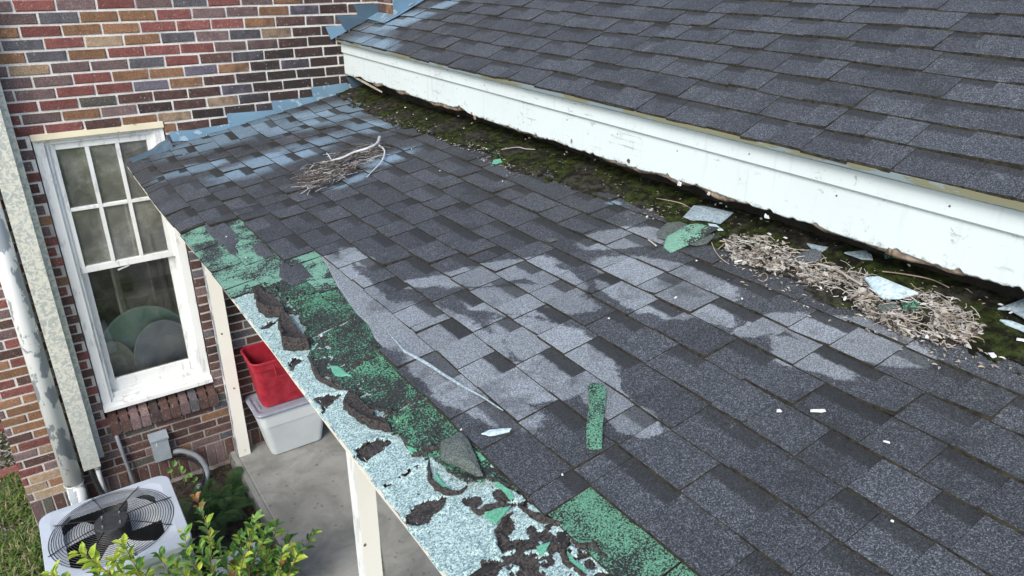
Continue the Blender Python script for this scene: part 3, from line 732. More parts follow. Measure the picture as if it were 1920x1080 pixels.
# a few loose dark tabs still stuck on the green layer
for pts in ([(560, 610), (690, 560), (830, 690), (700, 760), (640, 700)], [(700, 740), (770, 700), (830, 720), (800, 780), (830, 830), (770, 820)], [(930, 770), (1000, 720), (1100, 830), (1030, 860), (960, 830)], [(1150, 900), (1280, 870), (1390, 1010), (1240, 1075), (1130, 1000)]):
    m1 = MB(); poly_slab(m1, px_roof(pts, 240, 270, 4), zoff(-.002), .002, .003, rings=((1, 0), (.85, 1)), jit=.004, subdiv=2); m1.uv = [(0, 0)]*len(m1.v); pieces.append((50, m1, ('shingle', 'edge')))
emit(pieces, proof, 294)
TO = part(TORN, 'torn_strip', ['shingle'], proof)
# curled and torn black flaps of the old layers: photo outlines laid on the roof, with their own lift
def flap(pts, o, lift, thick=.003, mat='torn', rings=((1, 0), (.93, 1), (.75, .7), (.4, .55)), jit=.0025, dz=-.006, name='torn_flap'):
    mb = MB(); poly_slab(mb, px_roof(pts, *o), zoff(dz), lift, thick, rings=rings, jit=jit, subdiv=4, tilt=(-.35, -.12) if mat == 'torn' else None); return part(mb, name, mat, proof, smooth=False)
A, B_, C_ = (400, 540, 4), (640, 760, 4), (860, 810, 4)
flap([(335, 10), (310, 60), (330, 130), (335, 185), (420, 225), (540, 215), (545, 195), (490, 130), (420, 80), (350, 40)], A, .022)
flap([(545, 225), (500, 250), (490, 320), (520, 400), (530, 460), (600, 475), (720, 460), (735, 440), (650, 370), (600, 290), (570, 240)], A, .024)
flap([(975, 830), (1020, 775), (1080, 830), (1130, 890), (1200, 940), (1210, 990), (1300, 1010), (1330, 1070), (1250, 1060), (1130, 1020), (1050, 960), (980, 890)], A, .016)
HOLES = [px_roof(p, *o) for p, o in (
    ([(560, 560), (600, 525), (680, 520), (670, 545), (610, 575), (590, 605)], A),
    ([(770, 800), (870, 790), (990, 780), (900, 840), (850, 880), (820, 910), (790, 860)], A),
    ([(340, 315), (400, 270), (530, 220), (400, 300)], A),
    ([(110, 310), (200, 260), (380, 235), (340, 300), (260, 360), (180, 420), (130, 360)], B_),
    ([(500, 800), (560, 720), (660, 680), (770, 670), (760, 730), (690, 790), (620, 850), (570, 880), (500, 830)], B_),
    ([(1150, 440), (1250, 500), (1330, 600), (1400, 660), (1500, 710), (1700, 850), (1640, 870), (1530, 800), (1420, 720), (1300, 620), (1200, 590), (1180, 520)], B_),
    ([(1120, 590), (1160, 640), (1200, 680), (1270, 690), (1250, 640), (1180, 610)], B_),
    ([(930, 690), (1030, 675), (1035, 710), (990, 735), (950, 715)], B_),
    ([(400, 780), (480, 790), (560, 770), (610, 780), (590, 860), (460, 880), (390, 840)], C_),
    ([(290, 720), (370, 620), (410, 640), (390, 720), (400, 800), (330, 900), (300, 860)], C_),
    ([(650, 750), (700, 740), (735, 770), (700, 830), (670, 850), (640, 800)], C_),
    ([(60, 1060), (160, 1000), (180, 950), (300, 930), (330, 980), (280, 1040), (240, 1100), (60, 1110)], C_),
    ([(330, 930), (420, 880), (520, 900), (560, 960), (600, 1010), (560, 1040), (480, 1000), (400, 960)], C_),
    ([(560, 950), (620, 990), (700, 930), (690, 990), (640, 1000)], C_),
    ([(500, 1010), (620, 1020), (660, 1080), (560, 1120), (430, 1110), (440, 1060)], C_),
    ([(1010, 1030), (1120, 1040), (1220, 1090), (1100, 1130), (1010, 1080)], C_),
    ([(325, 592), (335, 596), (650, 390), (640, 384)], B_))]
HOLES += [[Vector((.40+.05*i+rnd.uniform(-.02, .02)+r_*math.cos(k), -4.5-.16*i+1.6*r_*math.sin(k))) for k in range(6)] for i, r_ in enumerate((.03, .04, .03, .05, .035))]
def vnoise(x, y, seed):
    T = np.random.RandomState(seed).rand(256, 256)*2-1; xi = np.floor(x).astype(int); yi = np.floor(y).astype(int); fx = x-xi; fy = y-yi; fx = fx*fx*(3-2*fx); fy = fy*fy*(3-2*fy)
    q = lambda a, b: T[a % 256, b % 256]
    return (q(xi, yi)*(1-fx)+q(xi+1, yi)*fx)*(1-fy)+(q(xi, yi+1)*(1-fx)+q(xi+1, yi+1)*fx)*fy
def fbm(x, y, seed): return vnoise(x, y, seed)+.5*vnoise(x*2.1, y*2.1, seed+1)+.3*vnoise(x*4.3, y*4.3, seed+2)
def sdf(X, Y, P):
    D = np.full(X.shape, 9.); ins = np.zeros(X.shape, bool)
    for i in range(len(P)):
        a, b = P[i-1], P[i]; ex, ey = b.x-a.x, b.y-a.y; L2 = ex*ex+ey*ey+1e-12; t = np.clip(((X-a.x)*ex+(Y-a.y)*ey)/L2, 0, 1)
        D = np.minimum(D, np.hypot(X-a.x-ex*t, Y-a.y-ey*t)); c = (a.y > Y) != (b.y > Y)
        ins ^= c & (X < ex*(Y-a.y)/(ey if abs(ey) > 1e-9 else 1e-9)+a.x)
    return np.where(ins, -D, D)
def torn_sheet(name, mats, X, Y, E, dz, lift, rim, seed):
    """a shingle layer torn along E = 0: its rim curls up and shows the dark asphalt"""
    nj, ni = X.shape; ok = (E[:-1, :-1] > 0) & (E[1:, :-1] > 0) & (E[:-1, 1:] > 0) & (E[1:, 1:] > 0)
    cnt_ = np.zeros(X.shape, int); cnt_[:-1, :-1] += ok; cnt_[1:, :-1] += ok; cnt_[:-1, 1:] += ok; cnt_[1:, 1:] += ok
    Z = np.vectorize(roofz)(X, Y)+dz+lift*np.exp(-((E-.007)/.010)**2)*np.clip(.5+1.3*fbm(X*18, Y*18, seed), 0, 2)+.0012*fbm(X*60, Y*60, seed+9)
    Z = np.where(cnt_ < 4, Z-.005, Z); use = cnt_ > 0; ix = np.full(X.shape, -1); ix[use] = np.arange(use.sum()); mb = MB()
    mb.v = list(zip(X[use].tolist(), Y[use].tolist(), Z[use].tolist())); J, I = np.nonzero(ok); em = (E[:-1, :-1]+E[1:, 1:])/2+.005*fbm(X[:-1, :-1]*70, Y[:-1, :-1]*70, seed+4)
    mb.f = list(zip(ix[J, I].tolist(), ix[J+1, I].tolist(), ix[J+1, I+1].tolist(), ix[J, I+1].tolist())); mb.m = (em[J, I] < rim).astype(int).tolist()
    return part(mb, name, mats, proof, True)
# felt and asphalt showing through the tears
mb = MB(); xs = np.linspace(.384, .72, 44); ys = np.linspace(-2.36, YE, 300); X, Y = np.meshgrid(xs, ys); Z = np.vectorize(roofz)(X, Y)-.0125+.0035*np.clip(fbm(X*45, Y*45, 3), -1, 1.5)
mb.v = list(zip(X.ravel().tolist(), Y.ravel().tolist(), Z.ravel().tolist())); mb.f = [(j*44+i, (j+1)*44+i, (j+1)*44+i+1, j*44+i+1) for j in range(299) for i in range(43)]; mb.m = [0]*len(mb.f); part(mb, 'asphalt_bed', 'torn', proof, True)
xs = np.arange(.376, .70, .0038); ys = np.arange(-2.385, YE, -.0042); X, Y = np.meshgrid(xs, ys); wob = fbm(X*28, Y*28, 21)*.0055+vnoise(X*190, Y*190, 5)*.0022
E = np.full(X.shape, 9.)
for P in HOLES: E = np.minimum(E, sdf(X, Y, P)+.002)
chaos = (fbm(X*16, Y*16, 33)+.35)*.05+np.maximum(0, np.maximum(-3.98-Y, (Y+4.9)*0))*0
zone = np.maximum(0, np.maximum(Y+3.93, .47-X)); E = np.minimum(E, np.abs(fbm(X*13, Y*13, 33))*.07-.0035+zone*1.2)
E = np.minimum(E+wob, (X-.3795)*5+vnoise(X*3+9, Y*60, 8)*.010)
torn_sheet('teal_layer', ['teal', 'torn'], X, Y, E, -.008, .0065, .0035, 40)
TB = [(-2.30, .44), (-2.415, .455), (-2.55, .505), (-2.668, .483), (-2.80, .505), (-2.95, .47), (-3.098, .438), (-3.274, .458), (-3.40, .50), (-3.504, .485), (-3.647, .50), (-3.788, .555), (-3.905, .61), (-4.05, .655), (-4.2, .70)]
yb_ = np.array([t[0] for t in TB])[::-1]; xb_ = np.array([t[1] for t in TB])[::-1]
xs = np.arange(.41, .66, .0038); ys = np.arange(-2.36, -4.08, -.0042); X, Y = np.meshgrid(xs, ys)
E = X-np.interp(Y, yb_, xb_)+fbm(X*11, Y*11, 52)*.020+fbm(X*40, Y*40, 57)*.006+vnoise(X*180, Y*180, 6)*.002
E = np.minimum(E, np.abs(fbm(X*9, Y*14, 71)+.12)*.10-.0022+np.maximum(0, X-.53)*.35)
for q in (-2.62, -2.90, -3.17, -3.45, -3.70): E = np.minimum(E, np.abs(Y-q-.01*vnoise(X*20, Y*0, 2))-.0016+np.maximum(0, .50-X)*.2)
torn_sheet('worn_green_layer', ['green_dark', 'torn'], X, Y, E, -.003, .011, .006, 60)
# lifted bleached edge of the torn dark layer
mb = MB(); q = [at_roof(*p).xy for p in ((735, 640), (760, 668), (800, 690), (860, 728), (910, 755), (955, 785))]; P = []
for i in range(len(q)-1):
    for t in range(4): P.append(q[i].lerp(q[i+1], t/4))
ridge(mb, P, .009, .004, zoff(.011), jit=.3); part(mb, 'lifted_edge', 'slate', proof)
for pts, o in (([(735, 465), (725, 520), (745, 580), (790, 670), (880, 725), (960, 755), (1010, 748)], A), ([(660, 370), (655, 450), (662, 540), (725, 605), (800, 645), (890, 648), (940, 590)], B_),
               ([(970, 760), (1040, 790), (1110, 755), (1200, 732), (1278, 735)], B_), ([(1330, 740), (1400, 790), (1500, 845), (1600, 872), (1710, 888)], B_),
               ([(530, 365), (600, 350), (680, 325), (745, 300)], B_), ([(300, 15), (345, 30), (420, 90), (500, 150), (560, 215)], A),
               ([(840, 730), (795, 830), (782, 900), (820, 980), (890, 1040), (960, 1065)], C_), ([(850, 780), (890, 845), (950, 855), (1010, 850), (1060, 910), (1160, 975)], C_), ([(1280, 790), (1220, 850), (1170, 930), (1165, 1000)], B_)):
    mb = MB(); P = []
    q = px_roof(pts, *o)
    for i in range(len(q)-1):
        for t in range(3): P.append(q[i].lerp(q[i+1], t/3)+Vector((rnd.uniform(-.002, .002), rnd.uniform(-.002, .002))))
    P.append(q[-1]); ridge(mb, P, .014, .011, zoff(-.006)); part(mb, 'torn_lip', 'torn', proof)
for pts, o in (([(700, 480), (760, 570), (830, 625), (805, 640), (740, 600), (705, 540)], B_), ([(1070, 790), (1200, 755), (1275, 742), (1230, 800), (1160, 880), (1080, 830)], B_), ([(1130, 500), (1180, 560), (1280, 640), (1310, 690), (1270, 700), (1200, 620), (1130, 560)], B_),
               ([(580, 850), (690, 810), (650, 890), (610, 920)], C_), ([(810, 880), (870, 950), (950, 1010), (960, 1040), (880, 1010), (820, 950)], C_), ([(490, 290), (560, 320), (590, 360), (520, 350)], B_), ([(1000, 330), (1050, 350), (1100, 380), (1050, 410)], B_),
               ([(560, 240), (620, 300), (640, 330), (590, 290)], A), ([(640, 340), (700, 390), (760, 450), (720, 440), (650, 380)], A), ([(440, 80), (480, 130), (530, 190), (510, 200), (455, 130)], A), ([(870, 580), (940, 590), (1040, 660), (910, 660)], A)):
    flap(pts, o, .0015, .002, 'green_clean', ((1, 0), (.8, 1)), .001, -.0045, 'green_patch')
# metal apron and flashing pieces up the brick wall
def wall_sheet(pts, y, name, mat, root, th=.003, out=0):
    q = [at_y(px, py, y) for px, py in pts]; mb = MB(); n = len(q)
    F_ = [(p.x, y-th-(out if i >= n//2 else 0), p.z) for i, p in enumerate(q)]; B2 = [(p.x, y, p.z) for p in q]
    mb.add(F_+B2, [tuple(range(n))]+[(i, n+i, n+(i+1) % n, (i+1) % n) for i in range(n)]); return part(mb, name, mat, root)
for i, (pts, mt) in enumerate(((((316, 247), (364, 243), (369, 262), (323, 265)), 'flash'), (((362, 243), (430, 232), (434, 249), (368, 262)), 'flash'), (((425, 213), (513, 206), (517, 221), (430, 245)), 'flash'),
               (((508, 190), (589, 181), (592, 195), (514, 217)), 'flash'), (((583, 164), (650, 155), (668, 171), (589, 193)), 'flash'), (((648, 144), (700, 150), (705, 165), (664, 170)), 'flash_dark'))):
    wall_sheet(pts, -.003-.0035*(i % 2), 'flashing', mt, proof, .0025, .012)
# bent end of metal at the eave corner
mb = MB(); P = []
for px, py, dy in ((316, 262, 0), (300, 270, 0), (285, 282, 0), (262, 292, 0), (243, 299, 0)):
    a = at_y(px, py, -.02); P += [(a.x, -.004, a.z+.004), (a.x+.004, -.05, a.z-.002), (a.x+.01, -.085, roofz(max(a.x, .38), -.085)+.004)]
mb.add(P, [(j*3+i, j*3+i+1, j*3+i+4, j*3+i+3) for j in range(4) for i in range(2)]); part(mb, 'end_flashing', 'flash_dark', proof)

# ------------------------------------------------------------------ main roof with fascia
mroof = empty('main_roof', (2.6, -2.5, -.3), 'higher main roof of dark shingles above a peeling white fascia', 'roof', kind='thing')
FX = 1.87
mb = MB(); mb.add([(1.845, .0, upz(1.845, 0)-.012), (1.845, YE, upz(1.845, 0)-.012), (4.6, YE, US*4.6+UZ0-.012), (4.6, 0, US*4.6+UZ0-.012)], [(0, 1, 2, 3)])
mb.add([(4.6, 0, US*4.6+UZ0-.012), (4.6, YE, US*4.6+UZ0-.012), (7.4, YE, UZ0+US*1.8), (7.4, 0, UZ0+US*1.8)], [(0, 1, 2, 3)]); part(mb, 'deck', 'felt', mroof)
pieces = []; rg = random.Random(77)
UE = .1125; k = 0
while True:
    x0 = 1.828+UE*k if k else 1.828; x1 = x0+UE+.014; k += 1
    if x0 > 4.55: break
    y = -.006; rec = rg.random() < .5
    while y > YE:
        L = rg.choice((.10, .13, .15, .18, .21)) if not rec else rg.choice((.10, .13, .16, .19))
        yb = max(y-L, YE); ym = (y+yb)/2
        if x0 > 2.06 and y > -.24: y = -.242 if x0 < 2.8 else yb; continue
        m1 = tab(x0+rg.uniform(-.002, .002), x1, y-(.0008 if rec else 0), yb+(.0008 if rec else 0), upz, (.0072 if rec else .0102)+rg.uniform(-.001, .0018), .0006 if rec else .002, rec, rg, curl=rg.uniform(.002, .007) if rg.random() < .3 else 0)
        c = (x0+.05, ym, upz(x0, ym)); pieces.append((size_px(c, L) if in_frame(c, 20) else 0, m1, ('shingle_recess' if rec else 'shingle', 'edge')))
        y = yb; rec = not rec if rg.random() < .92 else rec
print('main tabs', len(pieces), sum(p[0] > 0 for p in pieces))
emit(pieces, mroof, 299)
# drip edge (yellowed metal), two fascia boards, ragged rotten lower lip
mb = MB(); ys = [0-.1*k for k in range(54)]; V = []
for y in ys:
    z = upz(1.832, y); V += [(1.838, y, z+.004), (1.829, y, z+.0), (1.829, y, -.3475+.002*noise.noise((y*4, 0, 0))), (1.854, y, -.3575)]
mb.add(V, [(j*4+i, j*4+i+1, j*4+i+5, j*4+i+4) for j in range(len(ys)-1) for i in range(3)], [(0, 0, 1)[i] for j in range(len(ys)-1) for i in range(3)]); part(mb, 'drip_edge', ['drip', 'flash'], mroof)
def board_strip(name, x, z0, z1, mat, seed, rag=0, depth=.022, ya=0, yb=None, step=.007):
    yb = YE if yb is None else yb; mb = MB(); V = []; n = int((ya-yb)/step)
    for j in range(n+1):
        y = ya+(yb-ya)*j/n; a = noise.noise((y*6, seed, 0)); b = noise.noise((y*34, seed+5, 0)); c = noise.noise((y*1.7, seed+9, 0))
        zz = z0+(rag*(.6*max(0, a)+.35*max(0, b)*(1 if a > -.1 else .2)+.5*max(0, c)+.07*noise.noise((y*62, seed+7, 0))*(1 if c > -.15 else .3)) if rag else 0)
        xo = .0015*noise.noise((y*2, seed, 4))
        V += [(x+xo, y, z1), (x+xo, y, (z1+zz)/2), (x+xo-.0005, y, zz+.004), (x+xo+.003, y, zz), (x+depth, y, zz+.002)]
    mb.add(V, [(j*5+i, j*5+i+1, j*5+i+6, j*5+i+5) for j in range(n) for i in range(4)]); return part(mb, name, mat, mroof)
for ya, yb in ((0, -2.43), (-2.4307, YE)): board_strip('fascia_board', FX-.012, -.420, -.352, 'white_fascia', 1, ya=ya, yb=yb)
for ya, yb in ((0, -1.69), (-1.6908, YE)): board_strip('fascia_board', FX+rnd.uniform(-.001, .002), -.568, -.4185, 'white_fascia', 3, .045, .014, ya=ya, yb=yb)
for i in range(14):
    yy = -.2-.33*i; zz = rnd.choice((-.45, -.52, -.39)); mb = MB(); xx = (FX-.0125 if zz > -.42 else FX-.0012); P = [(xx-.001, yy, zz)]+[(xx, yy+.0035*math.cos(k*.9), zz+.0035*math.sin(k*.9)) for k in range(7)]
    mb.add(P, [(0, 1+k, 1+(k+1) % 7) for k in range(7)]); part(mb, 'nail_head', 'rot', mroof)
mb = MB(); V = []; nn_ = 420
for j in range(nn_+1):
    y = YE*j/nn_; zz = -.572+.055*max(-.1, noise.noise((y*2.6, 8, 0)))+.018*noise.noise((y*9, 3, 0))+.004*noise.noise((y*37, 5, 0)); xo = .003*noise.noise((y*7, 2, 2))
    V += [(FX+.006, y, -.49), (FX+.007+xo, y, zz+.006), (FX+.012+xo, y, zz), (FX+.03, y, zz+.003)]
mb.add(V, [(j*4+i, j*4+i+1, j*4+i+5, j*4+i+4) for j in range(nn_) for i in range(3)]); part(mb, 'rotten_lip', 'rot', mroof)
board_strip('gap_shade_board', FX+.14, -.68, -.50, 'void', 12, 0, .02, step=.1)  # near-black strip painting in the shade of the gap under the fascia
# loose splintered batten hanging near the wall
mb = MB(); a, b = at_y(664, 139), on_plane(722, 163, (1, 0, 0), FX-.012)
mb.tube([(1.905, -.02, -.572), (1.875, -.30, -.580), (1.858, -.62, -.600)], [.007, .008, .005], 4); part(mb, 'splintered_batten', 'pale_wood', mroof)
for px, py in ((884, 212), (890, 218), (1072, 262), (1275, 342), (1330, 362), (1665, 468), (1440, 405), (1180, 300)):
    p = on_plane(px, py, (1, 0, 0), FX-.004); mb = MB(); h = rnd.uniform(.006, .016)
    mb.box(p.x-.002, p.x+.002, p.y-rnd.uniform(.002, .012), p.y+rnd.uniform(.002, .012), p.z-h, p.z+h*.3, jit=.004); part(mb, 'paint_curl', rnd.choice(['chip', 'chip', 'rot']), mroof)
# flashing up the wall by the main roof
for i, (pts, mt) in enumerate(((((610, 50), (640, 48), (660, 52), (620, 74)), 'flash'), (((630, 30), (676, 28), (690, 36), (648, 58)), 'flash_dark'), (((662, 9), (709, 6), (709, 27), (676, 40)), 'flash_dark'))):
    wall_sheet(pts, -.003-.0035*(i % 2), 'flashing', mt, mroof, .0025, .010)
mb = MB(); z = lambda x: US*x+UZ0
mb.add([(2.15, -.247, z(2.15)+.004), (2.75, -.247, z(2.75)+.004), (2.75, -.247, z(2.75)+.13), (2.15, -.247, z(2.15)+.12), (2.12, -.33, z(2.12)+.016), (2.75, -.33, z(2.75)+.016)], [(0, 1, 2, 3), (4, 5, 1, 0)])
part(mb, 'flashing', 'flash', mroof)
mb = MB(); mb.add([(2.06, -.01, z(2.06)+.02), (2.145, -.01, z(2.145)+.02), (2.145, -.33, z(2.145)+.017), (2.05, -.31, z(2.05)+.017)], [(0, 3, 2, 1)]); part(mb, 'apron_flashing', 'flash', mroof)

# ------------------------------------------------------------------ posts
def post(x0, y0, z0, z1, label, w=.088, side='white_trim'):
    o = empty('porch_post', (x0+w/2, y0+w/2, z0), label, 'post', 'porch posts')
    mb = MB(); rg = random.Random(int(x0*100+y0*10)); n = 14; V = []
    for k in range(n+1):
        z = z0+(z1-z0)*k/n
        for dx, dy in ((0, 0), (w, 0), (w, w), (0, w)): V.append((x0+dx+rg.uniform(-.0008, .0008), y0+dy+rg.uniform(-.0008, .0008), z))
    mb.add(V, [(k*4+i, k*4+(i+1) % 4, k*4+4+(i+1) % 4, k*4+4+i) for k in range(n) for i in range(4)], [(1 if i == 3 else 0) for k in range(n) for i in range(4)])
    part(mb, 'shaft', ['white_post', side], o); return o
p1 = post(.705, -.105, PZ, -1.03, 'white peeling porch post standing against the brick wall beside the window', .088, 'peeled_post')
p2 = post(.705, -2.62, PZ, -1.03, 'cream and white porch post standing free on the concrete under the torn eave', .084)
def knot(px, py, Y, root, name='rusty_nail'):
    p = at_y(px, py, Y); mb = MB(); rg = random.Random(px); P = [(p.x, Y-.003, p.z)]
    for i in range(9): a = 2*math.pi*i/9; r = rg.uniform(.005, .010); P.append((p.x+r*math.cos(a), Y-.0015, p.z+r*1.1*math.sin(a)))
    mb.add(P, [(0, 1+i, 1+(i+1) % 9) for i in range(9)]); part(mb, name, 'rot', root)
knot(684, 1022, -2.62, p2); knot(416, 626, -.105, p1); knot(439, 728, -.105, p1, 'scuff')
mb = MB(); p = at_z(735, 1120, -1.9); mb.tube([(.80, -2.42, -1.62), (.86, -2.55, PZ+.01)], .022, 4); tag(mb.build('leaning_stake', 'pale_wood'), 'cream wooden stake leaning beside the free standing porch post', 'stake')

# ------------------------------------------------------------------ bins under the porch
def rsq(cx, cy, hx, hy, r, z, n=5):
    P = []
    for sx, sy, a0 in ((1, 1, 0), (-1, 1, 90), (-1, -1, 180), (1, -1, 270)):
        for k in range(n+1): a = R(a0+90*k/n); P.append((cx+sx*(hx-r)+r*math.cos(a), cy+sy*(hy-r)+r*math.sin(a), z))
    return P
def loft(mb, loops, mi=0, cap0=True, cap1=True):
    n = len(loops[0]); o_ = mb.add(sum([list(l) for l in loops], []), [])
    for k in range(len(loops)-1):
        for i in range(n): mb.f.append((o_+k*n+i, o_+k*n+(i+1) % n, o_+(k+1)*n+(i+1) % n, o_+(k+1)*n+i)); mb.m.append(mi)
    if cap0: mb.f.append(tuple(o_+i for i in range(n-1, -1, -1))); mb.m.append(mi)
    if cap1: mb.f.append(tuple(o_+(len(loops)-1)*n+i for i in range(n))); mb.m.append(mi)
tx, ty = 1.115, -.175
tote = empty('storage_tote', (tx, ty, PZ), 'pale grey plastic tote with a darker grey lid under the red bin', 'tote')
mb = MB(); loft(mb, [rsq(tx+.01, ty+.03, .185, .09, .04, PZ+.002), rsq(tx+.01, ty+.03, .20, .105, .045, PZ+.014), rsq(tx, ty+.005, .245, .14, .045, -3.02), rsq(tx, ty+.004, .25, .145, .045, -3.015), rsq(tx, ty, .262, .152, .045, -2.905), rsq(tx, ty, .272, .158, .045, -2.90), rsq(tx, ty, .272, .158, .045, -2.885)]); part(mb, 'body', 'tote', tote)
mb = MB(); loft(mb, [rsq(tx, ty, .285, .166, .05, -2.898), rsq(tx, ty, .289, .170, .05, -2.882), rsq(tx, ty, .284, .165, .05, -2.873), rsq(tx, ty, .268, .150, .05, -2.870), rsq(tx, ty, .262, .144, .05, -2.871), rsq(tx, ty, .245, .128, .05, -2.883)]); lid_ = part(mb, 'lid', 'lid', tote)
for sx in (-1, 1):
    mb = MB(); loft(mb, [rsq(tx+sx*.232, ty, .010, .07, .009, -2.886, 3), rsq(tx+sx*.232, ty, .008, .068, .008, -2.874, 3)]); part(mb, 'lid_rib', 'lid', tote, parent=lid_)
rx, ry = 1.075, -.185
rb = empty('red_bin', (rx, ry, -2.883), 'open red plastic bin standing on the grey tote lid', 'bin')
mb = MB(); loft(mb, [rsq(rx+.012, ry+.02, .165, .085, .04, -2.882), rsq(rx+.012, ry+.02, .175, .097, .045, -2.868), rsq(rx, ry, .205, .142, .05, -2.525), rsq(rx, ry, .213, .150, .055, -2.522), rsq(rx, ry, .218, .155, .055, -2.470), rsq(rx, ry, .226, .162, .058, -2.468), rsq(rx, ry, .228, .164, .058, -2.452),
                     rsq(rx, ry, .222, .158, .055, -2.446), rsq(rx, ry, .213, .149, .052, -2.450), rsq(rx, ry, .205, .141, .05, -2.53), rsq(rx+.012, ry+.02, .168, .09, .04, -2.855)]); part(mb, 'body', 'red', rb)
mb = MB(); mb.tube([(rx-.07, ry-.156, -2.50), (rx-.066, ry-.168, -2.565), (rx-.05, ry-.166, -2.585), (rx+.05, ry-.166, -2.585), (rx+.066, ry-.168, -2.565), (rx+.07, ry-.156, -2.50)], .0045, 5); part(mb, 'handle', 'red', rb)

# ------------------------------------------------------------------ pipes and boxes on the wall
dp = empty('vent_pipe', (-.365, -.10, GZ), 'round metal pipe with flaking white paint up the brick wall', 'pipe')
mb = MB(); mb.tube([(-.365, -.075, -3.10), (-.365, -.075, .3)], .058, 20); part(mb, 'upper_pipe', 'galv_white', dp, True)
mb = MB(); mb.tube([(-.365, -.075, GZ), (-.365, -.075, -3.09)], .055, 20); part(mb, 'lower_pipe', 'galv_white', dp, True)
mb = MB(); mb.ring((-.365, -.075, -3.10), .059, .004, 24); part(mb, 'joint', 'galv', dp)
du = empty('metal_duct', (-.2, -.06, -3.0), 'rectangular galvanised metal duct running down the wall beside the window', 'duct')
mb = MB(); mb.box(-.290, -.185, -.12, -.002, -3.01, .4, bev=.003); part(mb, 'cover', 'galv', du)
mb = MB(); mb.box(-.1845, -.150, -.055, -.002, -2.985, .4, bev=.002); part(mb, 'side_flange', 'galv', du)
pc = empty('stub_pipe', (-.2, -.05, GZ), 'short pale pipe coming out below the metal duct', 'pipe')
mb = MB(); mb.tube([(-.21, -.06, -3.02), (-.21, -.06, -3.13), (-.205, -.065, GZ)], .016, 10); part(mb, 'tube', 'tote', pc, True)
mb = MB(); mb.tube([(-.21, -.06, -3.008), (-.21, -.06, -3.06)], .021, 10); part(mb, 'coupling', 'tote', pc, True)
mb = MB(); mb.tube([(-.255, -.06, -3.01), (-.25, -.06, -3.10), (-.235, -.08, -3.22), (-.18, -.13, -3.38), (-.12, -.3, GZ+.03)], .017, 8); tag(mb.build('insulated_line', 'black_cable', smooth=True), 'black insulated line dropping from under the metal duct', 'cable')
mb = MB(); a, b = at_y(215, 808, -.03), at_y(262, 925, -.04); mb.tube([(a.x, -.028, a.z), (a.x+.012, -.03, a.z-.2), (b.x, -.035, b.z-.1)], .013, 10); tag(mb.build('conduit', 'grey_plastic', smooth=True), 'straight grey conduit standing against the bricks below the window sill', 'conduit')
jb = empty('junction_box', (.2, -.04, -3.17), 'small grey electrical box with a sloped top on the brick wall', 'box')
mb = MB(); mb.box(.145, .257, -.068, -.002, -3.165, -2.975, bev=.004); part(mb, 'case', 'box_grey', jb)
mb = MB(); mb.add([(.138, -.002, -2.948), (.264, -.002, -2.948), (.264, -.078, -2.972), (.138, -.078, -2.972), (.138, -.078, -2.984), (.264, -.078, -2.984), (.264, -.002, -2.974), (.138, -.002, -2.974)], [(0, 3, 2, 1), (3, 4, 5, 2), (0, 7, 4, 3), (1, 2, 5, 6), (4, 7, 6, 5)]); part(mb, 'hood', 'box_grey', jb)
mb = MB(); mb.box(.175, .181, -.0705, -.068, -3.03, -3.0); part(mb, 'latch', 'chip', jb)
def arc(pts, n=24):
    P = [Vector(p) for p in pts]; out = []
    for i in range(len(P)-1):
        a, b, c, d_ = P[max(i-1, 0)], P[i], P[i+1], P[min(i+2, len(P)-1)]
        for k in range(n//2): t = k/(n//2); out.append(.5*((2*b)+(c-a)*t+(2*a-5*b+4*c-d_)*t*t+(3*b-a-3*c+d_)*t**3))
    out.append(P[-1]); return out
def wp(px, py, Y): return at_y(px, py, Y)
mb = MB(); mb.tube(arc([wp(324, 847, -.04), wp(345, 846, -.06), wp(372, 857, -.09), wp(388, 882, -.12), wp(384, 905, -.16), wp(372, 912, -.25)]), .019, 10); tag(mb.build('flexible_conduit', 'grey_plastic', smooth=True), 'thick grey flexible conduit looping from the electrical box to the ground', 'conduit')
mb = MB(); mb.tube(arc([wp(330, 858, -.035), wp(358, 862, -.05), wp(380, 880, -.10), wp(380, 905, -.20), wp(365, 940, -.45), wp(345, 985, -.75)]), .010, 8); tag(mb.build('black_hose', 'black_cable', smooth=True), 'thin black hose curving from beside the electrical box to the air conditioner', 'hose')

# ------------------------------------------------------------------ air conditioner
ax0, ax1, ay1, ay0, az = -.545, .145, -.815, -1.505, -2.75
ac = empty('air_conditioner', ((ax0+ax1)/2, (ay0+ay1)/2, GZ), 'square pale grey outdoor air conditioner with a round fan grille on top', 'air conditioner')
fc = (-.204, -1.145); FR = .305
def rsq2(x0, x1, y0, y1, r, z, n=7):
    P = []
    for cx, cy, a0 in ((x1-r, y1-r, 0), (x0+r, y1-r, 90), (x0+r, y0+r, 180), (x1-r, y0+r, 270)):
        for k in range(n+1): a = R(a0+90*k/n); P.append((cx+r*math.cos(a), cy+r*math.sin(a), z))
    return P
mb = MB(); o1 = rsq2(ax0, ax1, ay0, ay1, .07, az); n = len(o1)
circ = [(fc[0]+FR*math.cos(math.atan2(p[1]-fc[1], p[0]-fc[0])), fc[1]+FR*math.sin(math.atan2(p[1]-fc[1], p[0]-fc[0])), az-.004) for p in o1]
loops = [rsq2(ax0, ax1, ay0, ay1, .07, az-.05), rsq2(ax0-.004, ax1+.004, ay0-.004, ay1+.004, .07, az-.045), rsq2(ax0-.004, ax1+.004, ay0-.004, ay1+.004, .07, az-.008), o1]
mids = [(c[0]*.5+p[0]*.5, c[1]*.5+p[1]*.5, az+.004) for c, p in zip(circ, o1)]
loops += [mids, circ, [(x, y, az-.03) for x, y, z in circ]]
loft(mb, loops, 0, False, False); part(mb, 'top_panel', 'ac_panel', ac)
